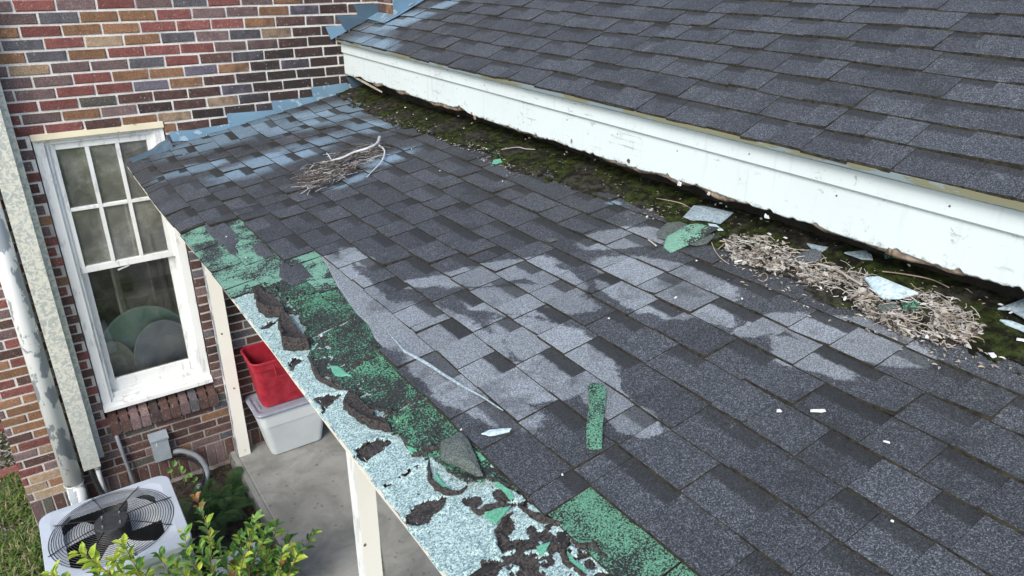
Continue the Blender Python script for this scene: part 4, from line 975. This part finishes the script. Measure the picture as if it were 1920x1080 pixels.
mb = MB(); loft(mb, [rsq2(ax0+.012, ax1-.012, ay0+.012, ay1-.012, .06, GZ+.05), rsq2(ax0+.012, ax1-.012, ay0+.012, ay1-.012, .06, az-.048)], 0, False, False); part(mb, 'coil_guard', 'ac_body', ac)
for k in range(9):
    zz = GZ+.10+k*.062; mb = MB(); loft(mb, [rsq2(ax0+.004, ax1-.004, ay0+.004, ay1-.004, .065, zz), rsq2(ax0+.001, ax1-.001, ay0+.001, ay1-.001, .065, zz+.012), rsq2(ax0+.008, ax1-.008, ay0+.008, ay1-.008, .065, zz+.03)], 0, False, False); part(mb, 'louver', 'ac_body', ac)
mb = MB(); loft(mb, [rsq2(ax0-.03, ax1+.03, ay0-.03, ay1+.03, .03, GZ+.005), rsq2(ax0-.03, ax1+.03, ay0-.03, ay1+.03, .03, GZ+.055)]); part(mb, 'pad', 'concrete', ac)
mb = MB()
circ2 = [(fc[0]+(FR+.002)*math.cos(2*math.pi*i/40), fc[1]+(FR+.002)*math.sin(2*math.pi*i/40)) for i in range(40)]
loft(mb, [[(x, y, az-.35) for x, y in circ2], [(x, y, az-.008) for x, y in circ2]], 0, True, False); mb.f = [f[::-1] for f in mb.f]; part(mb, 'fan_well', 'ac_dark', ac)
for i in range(3):
    mb = MB(); a0 = R(20+120*i); V = []
    for u in range(7):
        r = .07+.205*u/6
        for t in range(7):
            a = a0+R(-34+68*t/6)*(.75+.25*u/6)+.25*u/6; V.append((fc[0]+r*math.cos(a), fc[1]+r*math.sin(a), az-.045+.05*(t/6-.5)))
    mb.add(V, [(u*7+t, u*7+t+1, u*7+t+8, u*7+t+7) for u in range(6) for t in range(6)]); part(mb, 'fan_blade', 'blade', ac, True)
mb = MB(); gh = lambda r: az+.006+.035*(1-(r/FR)**2)**.8 if r < FR else az+.006
r = .085
while r < FR+.012: mb.ring((fc[0], fc[1], gh(r)), r, .0019, 56); r += .0128
for i in range(8):
    a = R(12+45*i); P = [(fc[0]+q*math.cos(a), fc[1]+q*math.sin(a), gh(q)+.004) for q in [.05+.031*j for j in range(10)]]; mb.tube(P, .0028, 4)
grl = part(mb, 'fan_grille', 'wire', ac)
mb = MB(); loft(mb, [[(fc[0]+q*math.cos(2*math.pi*i/28), fc[1]+q*math.sin(2*math.pi*i/28), z) for i in range(28)] for q, z in ((.088, az-.05), (.09, az+.038), (.083, az+.047), (.045, az+.049), (.042, az+.046), (.01, az+.046))]); hb = part(mb, 'motor_cap', 'ac_dark', ac)
for i in range(4):
    a = R(40+90*i); mb = MB(); mb.tube([(fc[0]+.062*math.cos(a), fc[1]+.062*math.sin(a), az+.046), (fc[0]+.062*math.cos(a), fc[1]+.062*math.sin(a), az+.058)], [.008, .005], 8); part(mb, 'bolt', 'chrome', ac, parent=hb)
# second pale cabinet corner low in the bush
cb = MB(); cb.box(.22, .50, -1.62, -1.40, GZ, -3.02, bev=.008); 
tag(cb.build('utility_box', 'ac_panel'), 'low pale grey utility box half hidden behind the bush', 'box')

# ------------------------------------------------------------------ plants
def leaf(mb, p, dirv, up, L, W, mi=0, fold=.25):
    d_ = dirv.normalized(); s_ = d_.cross(up); s_ = s_.normalized() if s_.length > 1e-5 else d_.orthogonal().normalized(); n_ = s_.cross(d_)
    pts = [p, p+d_*L*.32+s_*W*.46+n_*W*fold, p+d_*L*.68+s_*W*.40+n_*W*fold*.8, p+d_*L-n_*L*.08, p+d_*L*.68-s_*W*.40+n_*W*fold*.8, p+d_*L*.32-s_*W*.46+n_*W*fold, p+d_*L*.35, p+d_*L*.7]
    mb.add(pts, [(0, 1, 6), (1, 2, 7, 6), (2, 3, 7), (3, 4, 7), (4, 5, 6, 7), (5, 0, 6)], mi)
bush = empty('shrub', (.2, -1.75, GZ), 'leafy green shrub with small oval leaves in front of the air conditioner', 'shrub')
lf = MB(); st = MB(); rg = random.Random(9)
Yb = -1.72
tips = [(150, 1035, 1), (98, 1075, 1), (232, 1020, 1), (215, 1050, 1), (368, 932, 2), (345, 1000, 0), (300, 1040, 0), (395, 1010, 0), (430, 1030, 0), (480, 975, 0), (500, 1000, 0), (520, 985, 0), (545, 1010, 0), (590, 1000, 0), (470, 1040, 0), (330, 1060, 0), (400, 1065, 0), (260, 1068, 1), (545, 1050, 0), (180, 1075, 1), (120, 1090, 1), (560, 1035, 0), (450, 1010, 0), (470, 990, 0), (500, 1030, 0), (530, 1035, 0), (440, 1060, 0), (490, 1060, 0), (515, 1062, 0), (375, 1030, 0), (350, 1040, 0)]
for i in range(8): tips.append((rg.uniform(280, 560), rg.uniform(1040, 1200), 0))
for px, py, ty in tips:
    Y = Yb+rg.uniform(-.12, .14); tip = at_y(px, py, Y); bx = .22+(tip.x-.22)*.35+rg.uniform(-.06, .06); base = Vector((bx, -1.78+rg.uniform(-.08, .08), max(tip.z-.55, GZ)))
    if px < 275: base = Vector((tip.x+.12, Y-.1, tip.z-.45))
    mid = (base+tip)/2+Vector((rg.uniform(-.05, .05), rg.uniform(-.05, .05), .02)); crv = arc([base, mid, tip], 16)
    st.tube(crv, [.0045-.003*i/len(crv) for i in range(len(crv))], 4)
    nl = len(crv)
    for i in range(2, nl):
        t = i/nl
        for s_ in (0, 1) if t > .25 else (0,):
            a = i*2.1+s_*math.pi+rg.uniform(-.4, .4); ax = (crv[min(i+1, nl-1)]-crv[i-1]).normalized(); o_ = ax.orthogonal().normalized(); dv = (o_*math.cos(a)+ax.cross(o_)*math.sin(a))*1.0+ax*.65+Vector((0, 0, .25))
            L = rg.uniform(.052, .078)*(1 if t < .9 else .7)
            mi = 0
            if ty == 1: mi = 1 if rg.random() < .75 else 0
            elif ty == 2 and t > .72: mi = 2
            elif rg.random() < .18: mi = 1
            elif rg.random() < .2: mi = 3
            elif rg.random() < .03: mi = 2
            leaf(lf, crv[i]+dv.normalized()*.006, dv, Vector((rg.uniform(-.4, .4), rg.uniform(-.4, .4), 1)), L if mi != 2 else L*.6, L*.52, mi)
part(lf, 'foliage', ['leaf', 'leaf_young', 'leaf_brown', 'fern'], bush); part(st, 'stem', 'twig', bush)
def frond(mb, base, dirv, L, droop, rg):
    P = []; d_ = Vector(dirv).normalized(); n = 34
    for i in range(n+1):
        t = i/n; P.append(Vector(base)+d_*L*t+Vector((0, 0, .32*L*math.sin(t*2.0)-droop*L*t*t)))
    mb.tube(P, [.003*(1-.8*i/n) for i in range(n+1)], 4)
    for i in range(3, n):
        ax = (P[i+1]-P[i]).normalized(); s_ = ax.cross(Vector((0, 0, 1))).normalized(); w_ = .07*math.sin(math.pi*min(1, (i/n)*.95+.08))**.8
        for sg in (-1, 1): leaf(mb, P[i], s_*sg+ax*.35+Vector((0, 0, -.12)), Vector((0, 0, 1)), w_, .0058, 0, .1)
for fi, (px, py, lab, dirs) in enumerate(((395, 955, 'dark green fern growing in the bed beside the patio edge', [(.9, .5), (.2, .9), (-.3, .6), (.6, -.6), (1, -.1), (-.6, .1), (.1, -1)]), (420, 915, 'small fern tucked between the brick wall and the patio corner', [(.5, -.5), (-.2, -.8), (.9, .2), (-.7, -.1), (.2, .6)]))):
    q = at_z(px, py, GZ+.12); f_ = empty('fern', (q.x, q.y, GZ), lab, 'fern'); rg = random.Random(40+fi)
    for dx, dy in dirs:
        for rep in range(2):
            mb = MB(); frond(mb, (q.x, q.y, GZ+.02), (dx+rg.uniform(-.35, .35), dy+rg.uniform(-.35, .35), .25), rg.uniform(.24, .34) if fi == 0 else rg.uniform(.2, .28), .25, rg); part(mb, 'frond', 'fern', f_)
vn = empty('creeper', (.33, -.06, -3.3), 'small green leaves of a creeper below the electrical box', 'creeper'); rg = random.Random(4)
st = MB(); st.tube(arc([wp(352, 925, -.08), wp(340, 890, -.05), wp(328, 862, -.05)], 10), .002, 4); part(st, 'stem', 'twig', vn)
for px, py, L in ((328, 862, .055), (338, 872, .05), (322, 878, .05), (340, 885, .05), (352, 888, .045), (345, 895, .04), (368, 893, .04), (330, 890, .04), (360, 905, .04)):
    m1 = MB(); leaf(m1, wp(px, py, -.06), Vector((rg.uniform(-.6, .6), -.5, rg.uniform(-.6, .7))), Vector((0, -1, .6)), L, L*.8); part(m1, 'leaf', 'leaf', vn)
ys_ = empty('yard_shrub', (.3, -6.4, GZ), 'dark yard shrub mirrored in the upper window panes', 'shrub'); fo = MB(); rg = random.Random(90)
for i in range(1500):
    v = Vector((rg.gauss(0, .28), rg.gauss(0, .25), rg.gauss(0, .38))); p = Vector((.18, -6.4, GZ+.75))+v
    if p.z < GZ+.1: continue
    leaf(fo, p, Vector((rg.uniform(-1, 1), rg.uniform(-1, 1), rg.uniform(-.4, .6))), Vector((rg.uniform(-.5, .5), rg.uniform(-.5, .5), 1)), rg.uniform(.07, .13), rg.uniform(.03, .05), 1 if v.x > .22 and rg.random() < .7 else 0)
part(fo, 'foliage', ['fern', 'leaf_young'], ys_); st = MB()
for k in range(5): st.tube([(.18+.02*k, -6.4, GZ), (.05+.07*k, -6.42+.02*k, GZ+.5), (-.1+.14*k, -6.4, GZ+.95)], [.018, .012, .005], 6)
part(st, 'stem', 'twig', ys_)
# lawn beside the house
gr = MB(); rg = random.Random(14)
for i in range(15000):
    x, y = rg.uniform(-1.5, -.66), rg.uniform(-1.9, 2.1)
    if i > 9000: x, y = rg.uniform(-3.2, -.7), rg.uniform(-2.4, 3.4)
    if i < 9000 and rg.random() < .35: x = rg.uniform(-.95, -.55); y = rg.uniform(-1.2, .72)
    if x > -.66 and y > -.02: continue
    if .86 < y < 1.5: continue
    if noise.noise((x*5, y*5, 0)) < -.25: continue
    h = rg.uniform(.03, .085); a = rg.uniform(0, 6.28); b_ = Vector((math.cos(a), math.sin(a), 0)); wv = rg.uniform(.003, .006); s_ = Vector((-b_.y, b_.x, 0))*wv; p = Vector((x, y, GZ))
    l1 = p+b_*h*.35+Vector((0, 0, h*.7)); l2 = p+b_*h*rg.uniform(.7, 1.2)+Vector((0, 0, h*.9))
    gr.add([p-s_, p+s_, l1+s_*.8, l1-s_*.8, l2], [(0, 1, 2, 3), (3, 2, 4)], 1 if rg.random() < .22 else 0)
tag(gr.build('grass', ['grass', 'grass_dry']), 'patchy lawn grass beside the corner of the house', 'grass', kind='stuff')
lt = MB()
for i in range(1500):
    x, y = rg.uniform(-1.4, -.66), rg.uniform(.88, 1.5) if i % 2 else rg.uniform(-.8, 1.6)
    a = rg.uniform(0, 6.28); leaf(lt, Vector((x, y, GZ+.008+rg.uniform(0, .015))), Vector((math.cos(a), math.sin(a), rg.uniform(-.2, .5))), Vector((rg.uniform(-.5, .5), rg.uniform(-.5, .5), 1)), rg.uniform(.02, .05), rg.uniform(.01, .02), rg.choice((0, 0, 1)))
for i in range(900):
    x, y = rg.uniform(-.5, .64), rg.uniform(-1.9, -.03); a = rg.uniform(0, 6.28)
    leaf(lt, Vector((x, y, GZ+.035+rg.uniform(0, .012))), Vector((math.cos(a), math.sin(a), rg.uniform(-.2, .4))), Vector((0, 0, 1)), rg.uniform(.02, .045), rg.uniform(.008, .018), 1)
tag(lt.build('leaf_litter', ['dry', 'soil']), 'fallen leaves scattered on the soil around the house', 'leaves', kind='stuff')
for yy, lab in ((.82, 'row of pink edging bricks nearer the house corner along the lawn'), (1.53, 'farther row of edging bricks beyond the leaf covered bed')):
    e_ = empty('brick_edging', (-1.1, yy, GZ), lab, 'edging')
    for i in range(6):
        mb = MB(); x = -.66-.205*i; mb.box(x-.195, x, yy-.045, yy+.045, GZ, GZ+.05, bev=.004, jit=.003); part(mb, 'brick', 'brickM' if i % 3 else 'brickR', e_)

# ------------------------------------------------------------------ moss, litter, nest and debris on the roof
def mossz(x, y): return roofz(x, y)+.009
mo = MB(); rg = random.Random(31); nu, nv = 40, 330; ok = {}
def moss_edge(y):
    pts = [(0, 1.80), (-.5, 1.76), (-1.1, 1.715), (-1.6, 1.735), (-1.9, 1.77), (-2.28, 1.715), (-2.5, 1.77), (-2.75, 1.765), (-3.0, 1.83), (-3.4, 1.79), (-3.68, 1.73), (-4.0, 1.70), (-4.25, 1.72), (-4.5, 1.745), (-5.4, 1.75)]
    for (a, b), (c, d_) in zip(pts, pts[1:]):
        if c <= y <= a: return b+(d_-b)*(a-y)/(a-c)
    return 1.76
idx = {}
for j in range(nv+1):
    y = -.04-5.2*j/nv
    for i in range(nu+1):
        x = 1.64+.40*i/nu
        e = x-moss_edge(y)+.055*noise.noise((x*14, y*9, 2))+.035*noise.noise((x*45, y*40, 5))
        if e > -.006:
            h = min(1, max(0, (e+.004)/.06)); hh = .001+h*(.010+.010*max(0, noise.noise((x*20, y*20, 7)))+.004*noise.noise((x*90, y*90, 1)))
            idx[i, j] = len(mo.v); mo.v.append((x+rg.uniform(-.003, .003), y+rg.uniform(-.004, .004), roofz(x, y)+.008+hh-(.008 if e < .004 else 0)))
for j in range(nv):
    for i in range(nu):
        q = [(i, j), (i+1, j), (i+1, j+1), (i, j+1)]
        if all(k in idx for k in q): mo.f.append(tuple(idx[k] for k in q)[::-1]); mo.m.append(0)
for cx, cy, r in [(at_roof(*p).x, at_roof(*p).y, r) for p, r in (((985, 318), .030), ((1000, 322), .025), ((1022, 312), .022), ((1060, 333), .020), ((975, 322), .014), ((830, 262), .014), ((1024, 342), .010), ((1030, 340), .012), ((945, 300), .012), ((1860, 637), .022), ((1760, 640), .014), ((1095, 355), .016))]:
    mb = mo; n = 12; pts = [(cx+r*rg.uniform(.7, 1.2)*math.cos(6.283*i/n), cy+r*rg.uniform(1, 1.9)*math.sin(6.283*i/n)) for i in range(n)]
    poly_slab(mb, pts, mossz, .012, .001, rings=((1, 0), (.8, .7), (.4, 1)), jit=.003)
tag(mo.build('moss', 'moss', smooth=True), 'dark green moss mat along the foot of the white fascia', 'moss', kind='stuff')
# dry leaf litter
def inpoly(x, y, P):
    c = False
    for i in range(len(P)):
        (x1, y1), (x2, y2) = P[i], P[i-1]
        if (y1 > y) != (y2 > y) and x < (x2-x1)*(y-y1)/(y2-y1)+x1: c = not c
    return c
lt = MB(); rg = random.Random(8)
LP = [(1352, 460), (1400, 452), (1450, 462), (1540, 505), (1600, 525), (1680, 560), (1740, 560), (1800, 595), (1835, 625), (1815, 655), (1760, 648), (1690, 640), (1640, 610), (1610, 590), (1550, 560), (1480, 530), (1420, 510), (1380, 500)]
SP = [(1210, 392), (1235, 375), (1270, 382), (1282, 398), (1240, 405), (1235, 418), (1215, 412)]
def leafz(p, up_): return Vector((p.x, p.y, roofz(p.x, p.y)+.012+up_))
cnt = 0
while cnt < 4800:
    px, py = rg.uniform(1345, 1840), rg.uniform(448, 660)
    if not inpoly(px, py, LP): continue
    if noise.noise((px*.02, py*.035, 3)) < -.12: continue
    p = at_roof(px, py); a = rg.uniform(0, 6.28); L = rg.uniform(.006, .026)*rg.choice((.7, 1, 1)); up_ = rg.uniform(0, .012)
    v = Vector((math.cos(a), math.sin(a), rg.uniform(-.4, .7))); leaf(lt, leafz(p, up_), v, Vector((rg.uniform(-1, 1), rg.uniform(-1, 1), .7)), L, L*rg.uniform(.2, .6), rg.choice((0, 0, 2, 2, 2, 3, 3)), rg.uniform(-1.3, 1.3)); cnt += 1
for i in range(1500):       # looser scatter
    px, py = (rg.uniform(1210, 1285), rg.uniform(372, 420)) if i < 130 else (rg.uniform(1340, 1900), rg.uniform(450, 700))
    if i < 130 and not inpoly(px, py, SP): continue
    p = at_roof(px, py)
    if i >= 130 and abs(p.x-1.72-rg.gauss(0, .05)) > .05: continue
    a = rg.uniform(0, 6.28); L = rg.uniform(.008, .02); leaf(lt, leafz(p, 0), Vector((math.cos(a), math.sin(a), .1)), Vector((rg.uniform(-.5, .5), 0, 1)), L, L*.35, rg.choice((0, 1, 2)), .3)
for i in range(420):       # pale crumbs near the wall end of the moss
    px = rg.uniform(650, 960); t = (px-650)/310; py = 168+t*140+rg.uniform(-18, 26); p = at_roof(px, py); a = rg.uniform(0, 6.28); L = rg.uniform(.006, .022)
    if p.y > -.05 or p.x > 1.86: continue
    leaf(lt, leafz(p, .004), Vector((math.cos(a), math.sin(a), .1)), Vector((0, 0, 1)), L, L*.4, rg.choice((0, 2, 2)), .2)
for i in range(260):
    px = rg.uniform(900, 1900); p = at_roof(px, 250+(px-900)*.30+rg.uniform(0, 75)); a = rg.uniform(0, 6.28); L = rg.uniform(.006, .016)
    if p.x > 1.98 or p.y < -4.8: continue
    leaf(lt, leafz(p, .014), Vector((math.cos(a), math.sin(a), .1)), Vector((0, 0, 1)), L, L*.35, rg.choice((0, 1, 2)), .2)
q_ = 0
while q_ < 420:
    px, py = rg.uniform(1345, 1840), rg.uniform(448, 660)
    if not inpoly(px, py, LP): continue
    p = leafz(at_roof(px, py), rg.uniform(.004, .03)); a = rg.uniform(0, 6.28); L = rg.uniform(.02, .06); dv = Vector((math.cos(a), math.sin(a), rg.uniform(-.15, .3)))*L; sv = Vector((-dv.y, dv.x, 0))*rg.uniform(-.5, .5)
    lt.tube([p, p+dv*.35+sv*.6, p+dv*.7+sv*.7, p+dv], rg.uniform(.0006, .0014), 3, rg.choice((1, 2, 2))); q_ += 1
tag(lt.build('dry_leaf_litter', ['dry', 'straw', 'dry2', 'straw_dark']), 'long heap of curled dry leaves and straw on the porch roof below the fascia', 'leaves', kind='stuff')
# single straws and stems
def straw(px, name, mat, r, label, group, lift=.006):
    P = [leafz(at_roof(*q), lift) for q in px]; mb = MB(); mb.tube(arc(P, 10), r, 4); return tag(mb.build(name, mat, smooth=True), label, 'stem', group)
GS = 'dry stems on the porch roof'
straw([(1333, 462), (1340, 480), (1352, 495), (1366, 505)], 'dry_stem', 'straw', .0016, 'curved brown stem lying beside the bright green shingle fragment', GS)
straw([(1392, 447), (1365, 460), (1345, 476)], 'dry_stem', 'straw', .0014, 'thin brown stem bridging from the leaf heap to the green fragment', GS)
straw([(1498, 482), (1525, 482), (1541, 493), (1547, 505)], 'dry_stem', 'straw', .0016, 'arched stem over the dark shard in the leaf heap', GS, .012)
straw([(1650, 525), (1690, 530), (1740, 540), (1775, 556)], 'dry_stem', 'straw', .0022, 'long brown stem running along the moss right of the leaf heap', GS, .016)
straw([(1528, 512), (1560, 522), (1590, 540), (1612, 553)], 'dry_stem', 'dry2', .0045, 'thick pale stalk lying through the leaf heap', GS, .02)
straw([(940, 292), (970, 288), (985, 291), (1003, 292)], 'dry_stem', 'dry2', .0022, 'pale forked stem lying on the moss near the wall end', GS, .016)
straw([(1230, 379), (1258, 384), (1280, 390), (1298, 401)], 'dry_stem', 'straw', .0018, 'brown stem lying behind the blue grey shard', GS, .01)
straw([(1215, 455), (1222, 460), (1230, 467)], 'dry_stem', 'dry2', .003, 'short pale stick on the shingles left of the green fragment', GS, .002)
straw([(1420, 527), (1432, 520), (1438, 528), (1430, 536), (1420, 532)], 'dry_stem', 'straw', .0014, 'looped straw on the shingles below the leaf heap', GS, .002)
straw([(1768, 650), (1775, 660), (1790, 655)], 'dry_stem', 'straw', .0014, 'bent straw at the lower end of the leaf heap', GS, .002)
# nest of twigs
nest = empty('twig_nest', (1.2, -1.5, roofz(1.2, -1.5)), 'tangle of dark twigs and straw with a bleached branch on the shingles', 'nest')
NP = [(555, 345), (562, 330), (595, 318), (625, 305), (655, 288), (690, 283), (715, 285), (720, 298), (700, 312), (665, 330), (640, 348), (605, 362), (570, 365)]
mb = MB(); rg = random.Random(2); q = 0
while q < 430:
    px, py = rg.uniform(550, 722), rg.uniform(278, 368)
    if not inpoly(px, py, NP): continue
    p = at_roof(px, py); a = math.atan2(.42, .06)+rg.gauss(0, .5) if rg.random() < .7 else rg.uniform(0, 6.28)
    ddir = (at_roof(700, 290)-at_roof(580, 350)).normalized(); a0 = math.atan2(ddir.y, ddir.x)+rg.gauss(0, .6); L = rg.uniform(.04, .16); up_ = rg.uniform(0, .03)
    dv = Vector((math.cos(a0), math.sin(a0), rg.uniform(-.15, .15))); s_ = Vector((-dv.y, dv.x, 0))*rg.uniform(-.2, .2)*L; c = leafz(p, up_)
    P = [c-dv*L/2, c+s_*.5+Vector((0, 0, .006)), c+dv*L/2]
    P = [Vector((v.x, v.y, max(v.z, roofz(v.x, v.y)+.013))) for v in P]; mb.tube(P, rg.uniform(.0007, .0017), 3, rg.choice((0, 0, 0, 1, 2))); q += 1
part(mb, 'twigs', ['straw_dark', 'straw', 'bleached'], nest)['kind'] = 'stuff'
def branch(px, rr, lift):
    P = [leafz(at_roof(*q), l) for q, l in zip(px, lift)]; c = arc(P, 10); mb = MB(); mb.tube(c, [rr*(1-.55*i/len(c)) for i in range(len(c))], 6); part(mb, 'branch', 'bleached', nest, True)
branch([(713, 272), (708, 285), (690, 296), (665, 303), (640, 312), (602, 316)], .009, [.03, .03, .035, .035, .03, .02])
branch([(712, 287), (722, 296), (716, 312), (700, 326), (688, 337)], .005, [.025, .02, .012, .006, .003])
branch([(590, 318), (582, 325), (570, 333)], .004, [.02, .014, .004]); branch([(622, 313), (617, 308), (614, 306)], .004, [.03, .04, .045])
# shards of shingle and slate, paint chips
def shard(pts, o, name, mat, label, cat, th=.003, lift=.004, extra=.012, tilt=None, group=None, jit=.001):
    mb = MB(); q = px_roof(pts, *o); c = sum(q, Vector((0, 0)))/len(q)
    zf = lambda x, y: roofz(x, y)+extra+(tilt[0]*(x-c.x)+tilt[1]*(y-c.y) if tilt else 0)
    poly_slab(mb, q, zf, lift, th, rings=((1, 0), (.93, .3), (.5, 1)), jit=jit, subdiv=2); return tag(mb.build(name, mat), label, cat, group)
E_, F_ = (1150, 330, 4), (1440, 430, 4)
GF = 'broken shingle pieces on the porch roof'
shard([(515, 335), (600, 260), (680, 275), (890, 340), (800, 400), (700, 370)], E_, 'slate_shard', 'slate', 'flat grey blue shard lying on moss behind the bright green fragment', 'shard', .004, .003, .024, (.15, -.05), GF)
shard([(325, 440), (400, 370), (500, 360), (590, 400), (760, 470), (700, 530), (620, 545), (400, 500), (335, 480)], E_, 'shingle_fragment', 'grey_frag', 'dull grey green shingle fragment partly under the bright green one', 'fragment', .003, .001, .012, None, GF)
shard([(375, 545), (400, 480), (480, 445), (560, 410), (620, 405), (700, 425), (790, 440), (600, 525), (430, 585)], E_, 'shingle_fragment', 'green', 'bright green torn shingle fragment in front of the moss', 'fragment', .004, .006, .018, (.12, .02), GF)
shard([(705, 400), (760, 405), (820, 450), (790, 452), (720, 425)], E_, 'slate_shard', 'slate_pale', 'small pale sliver at the tip of the bright green fragment', 'shard', .003, .001, .024, None, GF)
shard([(1330, 680), (1400, 650), (1500, 640), (1545, 660), (1545, 695), (1470, 710)], E_, 'shingle_fragment', 'dark_frag', 'dark grey shingle fragment in the middle of the leaf heap', 'fragment', .012, .004, .026, (.2, 0), GF)
shard([(1720, 635), (1875, 620), (1920, 655), (1930, 690), (1850, 685)], E_, 'slate_shard', 'slate', 'grey shard on the moss between leaf heap and fascia', 'shard', .004, .001, .026, None, GF)
shard([(700, 480), (800, 475), (920, 520), (1100, 590), (960, 615), (840, 610), (760, 550)], F_, 'slate_shard', 'slate_pale', 'largest pale blue shard lying on top of the leaf heap', 'shard', .005, .004, .042, (.15, .05), GF)
shard([(975, 640), (1110, 610), (1110, 680), (990, 685)], F_, 'shingle_fragment', 'green_dark', 'small dark green fragment under the pale blue shard', 'fragment', .008, .002, .030, None, GF)
shard([(800, 650), (900, 610), (960, 620), (930, 670), (830, 690)], F_, 'shingle_fragment', 'grey_frag', 'dull dark fragment half buried at the lower edge of the leaf heap', 'fragment', .006, .002, .024, None, GF)
shard([(860, 240), (900, 200), (980, 195), (990, 240), (940, 270), (865, 280)], F_, 'shingle_fragment', 'green_dark', 'dark green rounded fragment close under the fascia', 'fragment', .004, .002, .026, (.3, 0), GF)
shard([(1700, 680), (1925, 612), (1960, 680), (1960, 790), (1790, 690)], F_, 'slate_shard', 'slate', 'broad grey shard at the right edge of the roof debris', 'shard', .005, .003, .034, (.1, 0), GF)
shard([(1720, 740), (1800, 750), (1940, 805), (1950, 850), (1760, 770)], F_, 'slate_shard', 'slate_pale', 'pale sliver lying below the broad grey shard at the right edge', 'shard', .004, .002, .022, None, GF)
shard([(540, 340), (700, 330), (660, 380), (560, 375)], (1150, 330, 4), 'slate_shard', 'slate', 'tiny grey chip under the flat grey blue shard', 'shard', .002, .001, .012, None, GF)
shard([(1440, 560), (1600, 590), (1560, 620), (1480, 600)], E_, 'slate_shard', 'slate', 'weathered dark shard sunk in moss above the leaf heap', 'shard', .004, .001, .024, None, GF)
shard([(810, 450), (820, 425), (890, 412), (902, 432), (850, 452)], (720, 200, 4), 'shingle_fragment', 'green_clean', 'tiny bright green flake beside the moss mat', 'fragment', .003, .001, .012, None, GF)
shard([(1212, 1012), (1250, 1006), (1310, 1014), (1240, 1038)], (720, 200, 4), 'shingle_fragment', 'grey_frag', 'small green grey flake alone on the dark shingles', 'fragment', .003, .001, .012, None, GF)
shard([(690, 600), (720, 580), (780, 585), (810, 620), (800, 760), (785, 850), (780, 995), (720, 1000), (680, 985), (680, 870), (700, 720)], (900, 560, 3.4286), 'shingle_fragment', 'green_mid', 'long green shingle strip lying alone on the dark shingles', 'fragment', .005, .004, .013, None, GF)
shard([(745, 290), (820, 258), (900, 230), (960, 290), (1065, 545), (1010, 545), (930, 500), (850, 450), (790, 440), (745, 400)], B_, 'shingle_fragment', 'grey_frag', 'grey triangular shingle fragment lying across the teal eave layer', 'fragment', .004, .012, .006, (.1, 0), GF)
shard([(1050, 245), (1110, 222), (1200, 210), (1275, 208), (1262, 228), (1190, 250), (1110, 260)], B_, 'pale_sliver', 'slate_pale', 'pale lens shaped sliver on the dark shingles near the torn eave', 'sliver', .003, .002, .013, None, GF)
shard([(720, 1010), (742, 950), (770, 955), (740, 1012)], (700, 700, 1), 'shingle_fragment', 'green', 'green scrap', 'fragment') if False else None
CH = 'white paint chips on the porch roof'
def chip(px, py, L, W, rot, label, mat='chip', into=None):
    p = at_roof(px, py); d0 = (at_roof(px+10*math.cos(rot), py+10*math.sin(rot))-p); d0 = Vector((d0.x, d0.y)).normalized(); n0 = Vector((-d0.y, d0.x)); c = Vector((p.x, p.y)); rg = random.Random(int(px*7+py))
    pts = [c+d0*L/2*a+n0*W/2*b for a, b in ((-1, -1), (-.3, -.8), (.4, -1.1), (1, -.7), (.9, .9), (.2, 1), (-.5, .8), (-1, 1))]; pts = [q+Vector((rg.uniform(-.1, .1)*W, rg.uniform(-.1, .1)*W)) for q in pts]
    mb = into if into is not None else MB(); poly_slab(mb, [tuple(q) for q in pts], lambda x, y: roofz(x, y)+(.013 if p.x < 1.66 else .03), .002, .0012, rings=((1, 0), (.6, 1)))
    if into is None: tag(mb.build('paint_chip', mat), label, 'paint chip', CH)
for a in ((1532, 779, .035, .009, 0, 'ragged white paint chip, the widest one low on the open shingles'), (1459, 779, .011, .010, 0, 'round white chip just left of the widest paint chip'), (1382, 506, .028, .006, -.25, 'long white paint chip at the left tip of the leaf heap'),
          (1580, 578, .020, .007, 1.9, 'upright white chip at the lower edge of the leaf heap'), (1732, 650, .016, .008, 1.4, 'white chip below the end of the leaf heap'), (1912, 658, .028, .010, .2, 'thick white chip at the right edge of the picture'),
          (1855, 686, .020, .013, .9, 'curled pale flake on the shingles near the right edge'), (1660, 838, .014, .004, .25, 'thin yellowish white splinter on the front shingles'), (1266, 567, .010, .005, -.6, 'small white chip beside the dark patch in the bleached area'),
          (1535, 558, .014, .006, 1.0, 'white chip lying among leaves at the left part of heap'), (1440, 453, .016, .006, .5, 'white chip on the moss above the leaf heap'), (1470, 461, .014, .006, .4, 'second white chip on the moss above the leaf heap'), (1425, 423, .012, .007, 1.3, 'white chip on moss close under the fascia'),
          (1390, 569, .007, .004, 1, 'tiny white chip on the dark shingles below the heap'), (1305, 496, .006, .004, 0, 'tiny pale speck near the bright green fragment'), (1212, 418, .012, .006, -.8, 'white chip next to the small straw patch'), (1670, 987, .006, .004, .5, 'tiny white chip on a course line low in front')):
    chip(*a)
crumbs = MB(); crumbs.v = []
for i, (px, py) in enumerate(((860, 228), (870, 253), (885, 243), (912, 292), (985, 274), (992, 272), (1000, 240), (940, 247), (1058, 302), (1115, 312), (1062, 298), (1140, 314), (760, 205), (775, 220), (745, 215), (800, 232), (1340, 395), (1350, 393), (1360, 399), (1890, 605), (1700, 515), (1780, 578), (1870, 590))):
    chip(px, py, .013, .005, i*1.3, '', into=crumbs)
for i, (px, py) in enumerate(((825, 325), (772, 286), (942, 344), (1141, 607), (1054, 898), (865, 813), (425, 448), (462, 489), (604, 640), (345, 290))):
    chip(px, py, .006, .004, i*1.1, '', into=crumbs)
tag(crumbs.build('paint_crumbs', 'chip'), 'tiny white paint crumbs strewn over the moss and shingles', 'crumbs', kind='stuff')
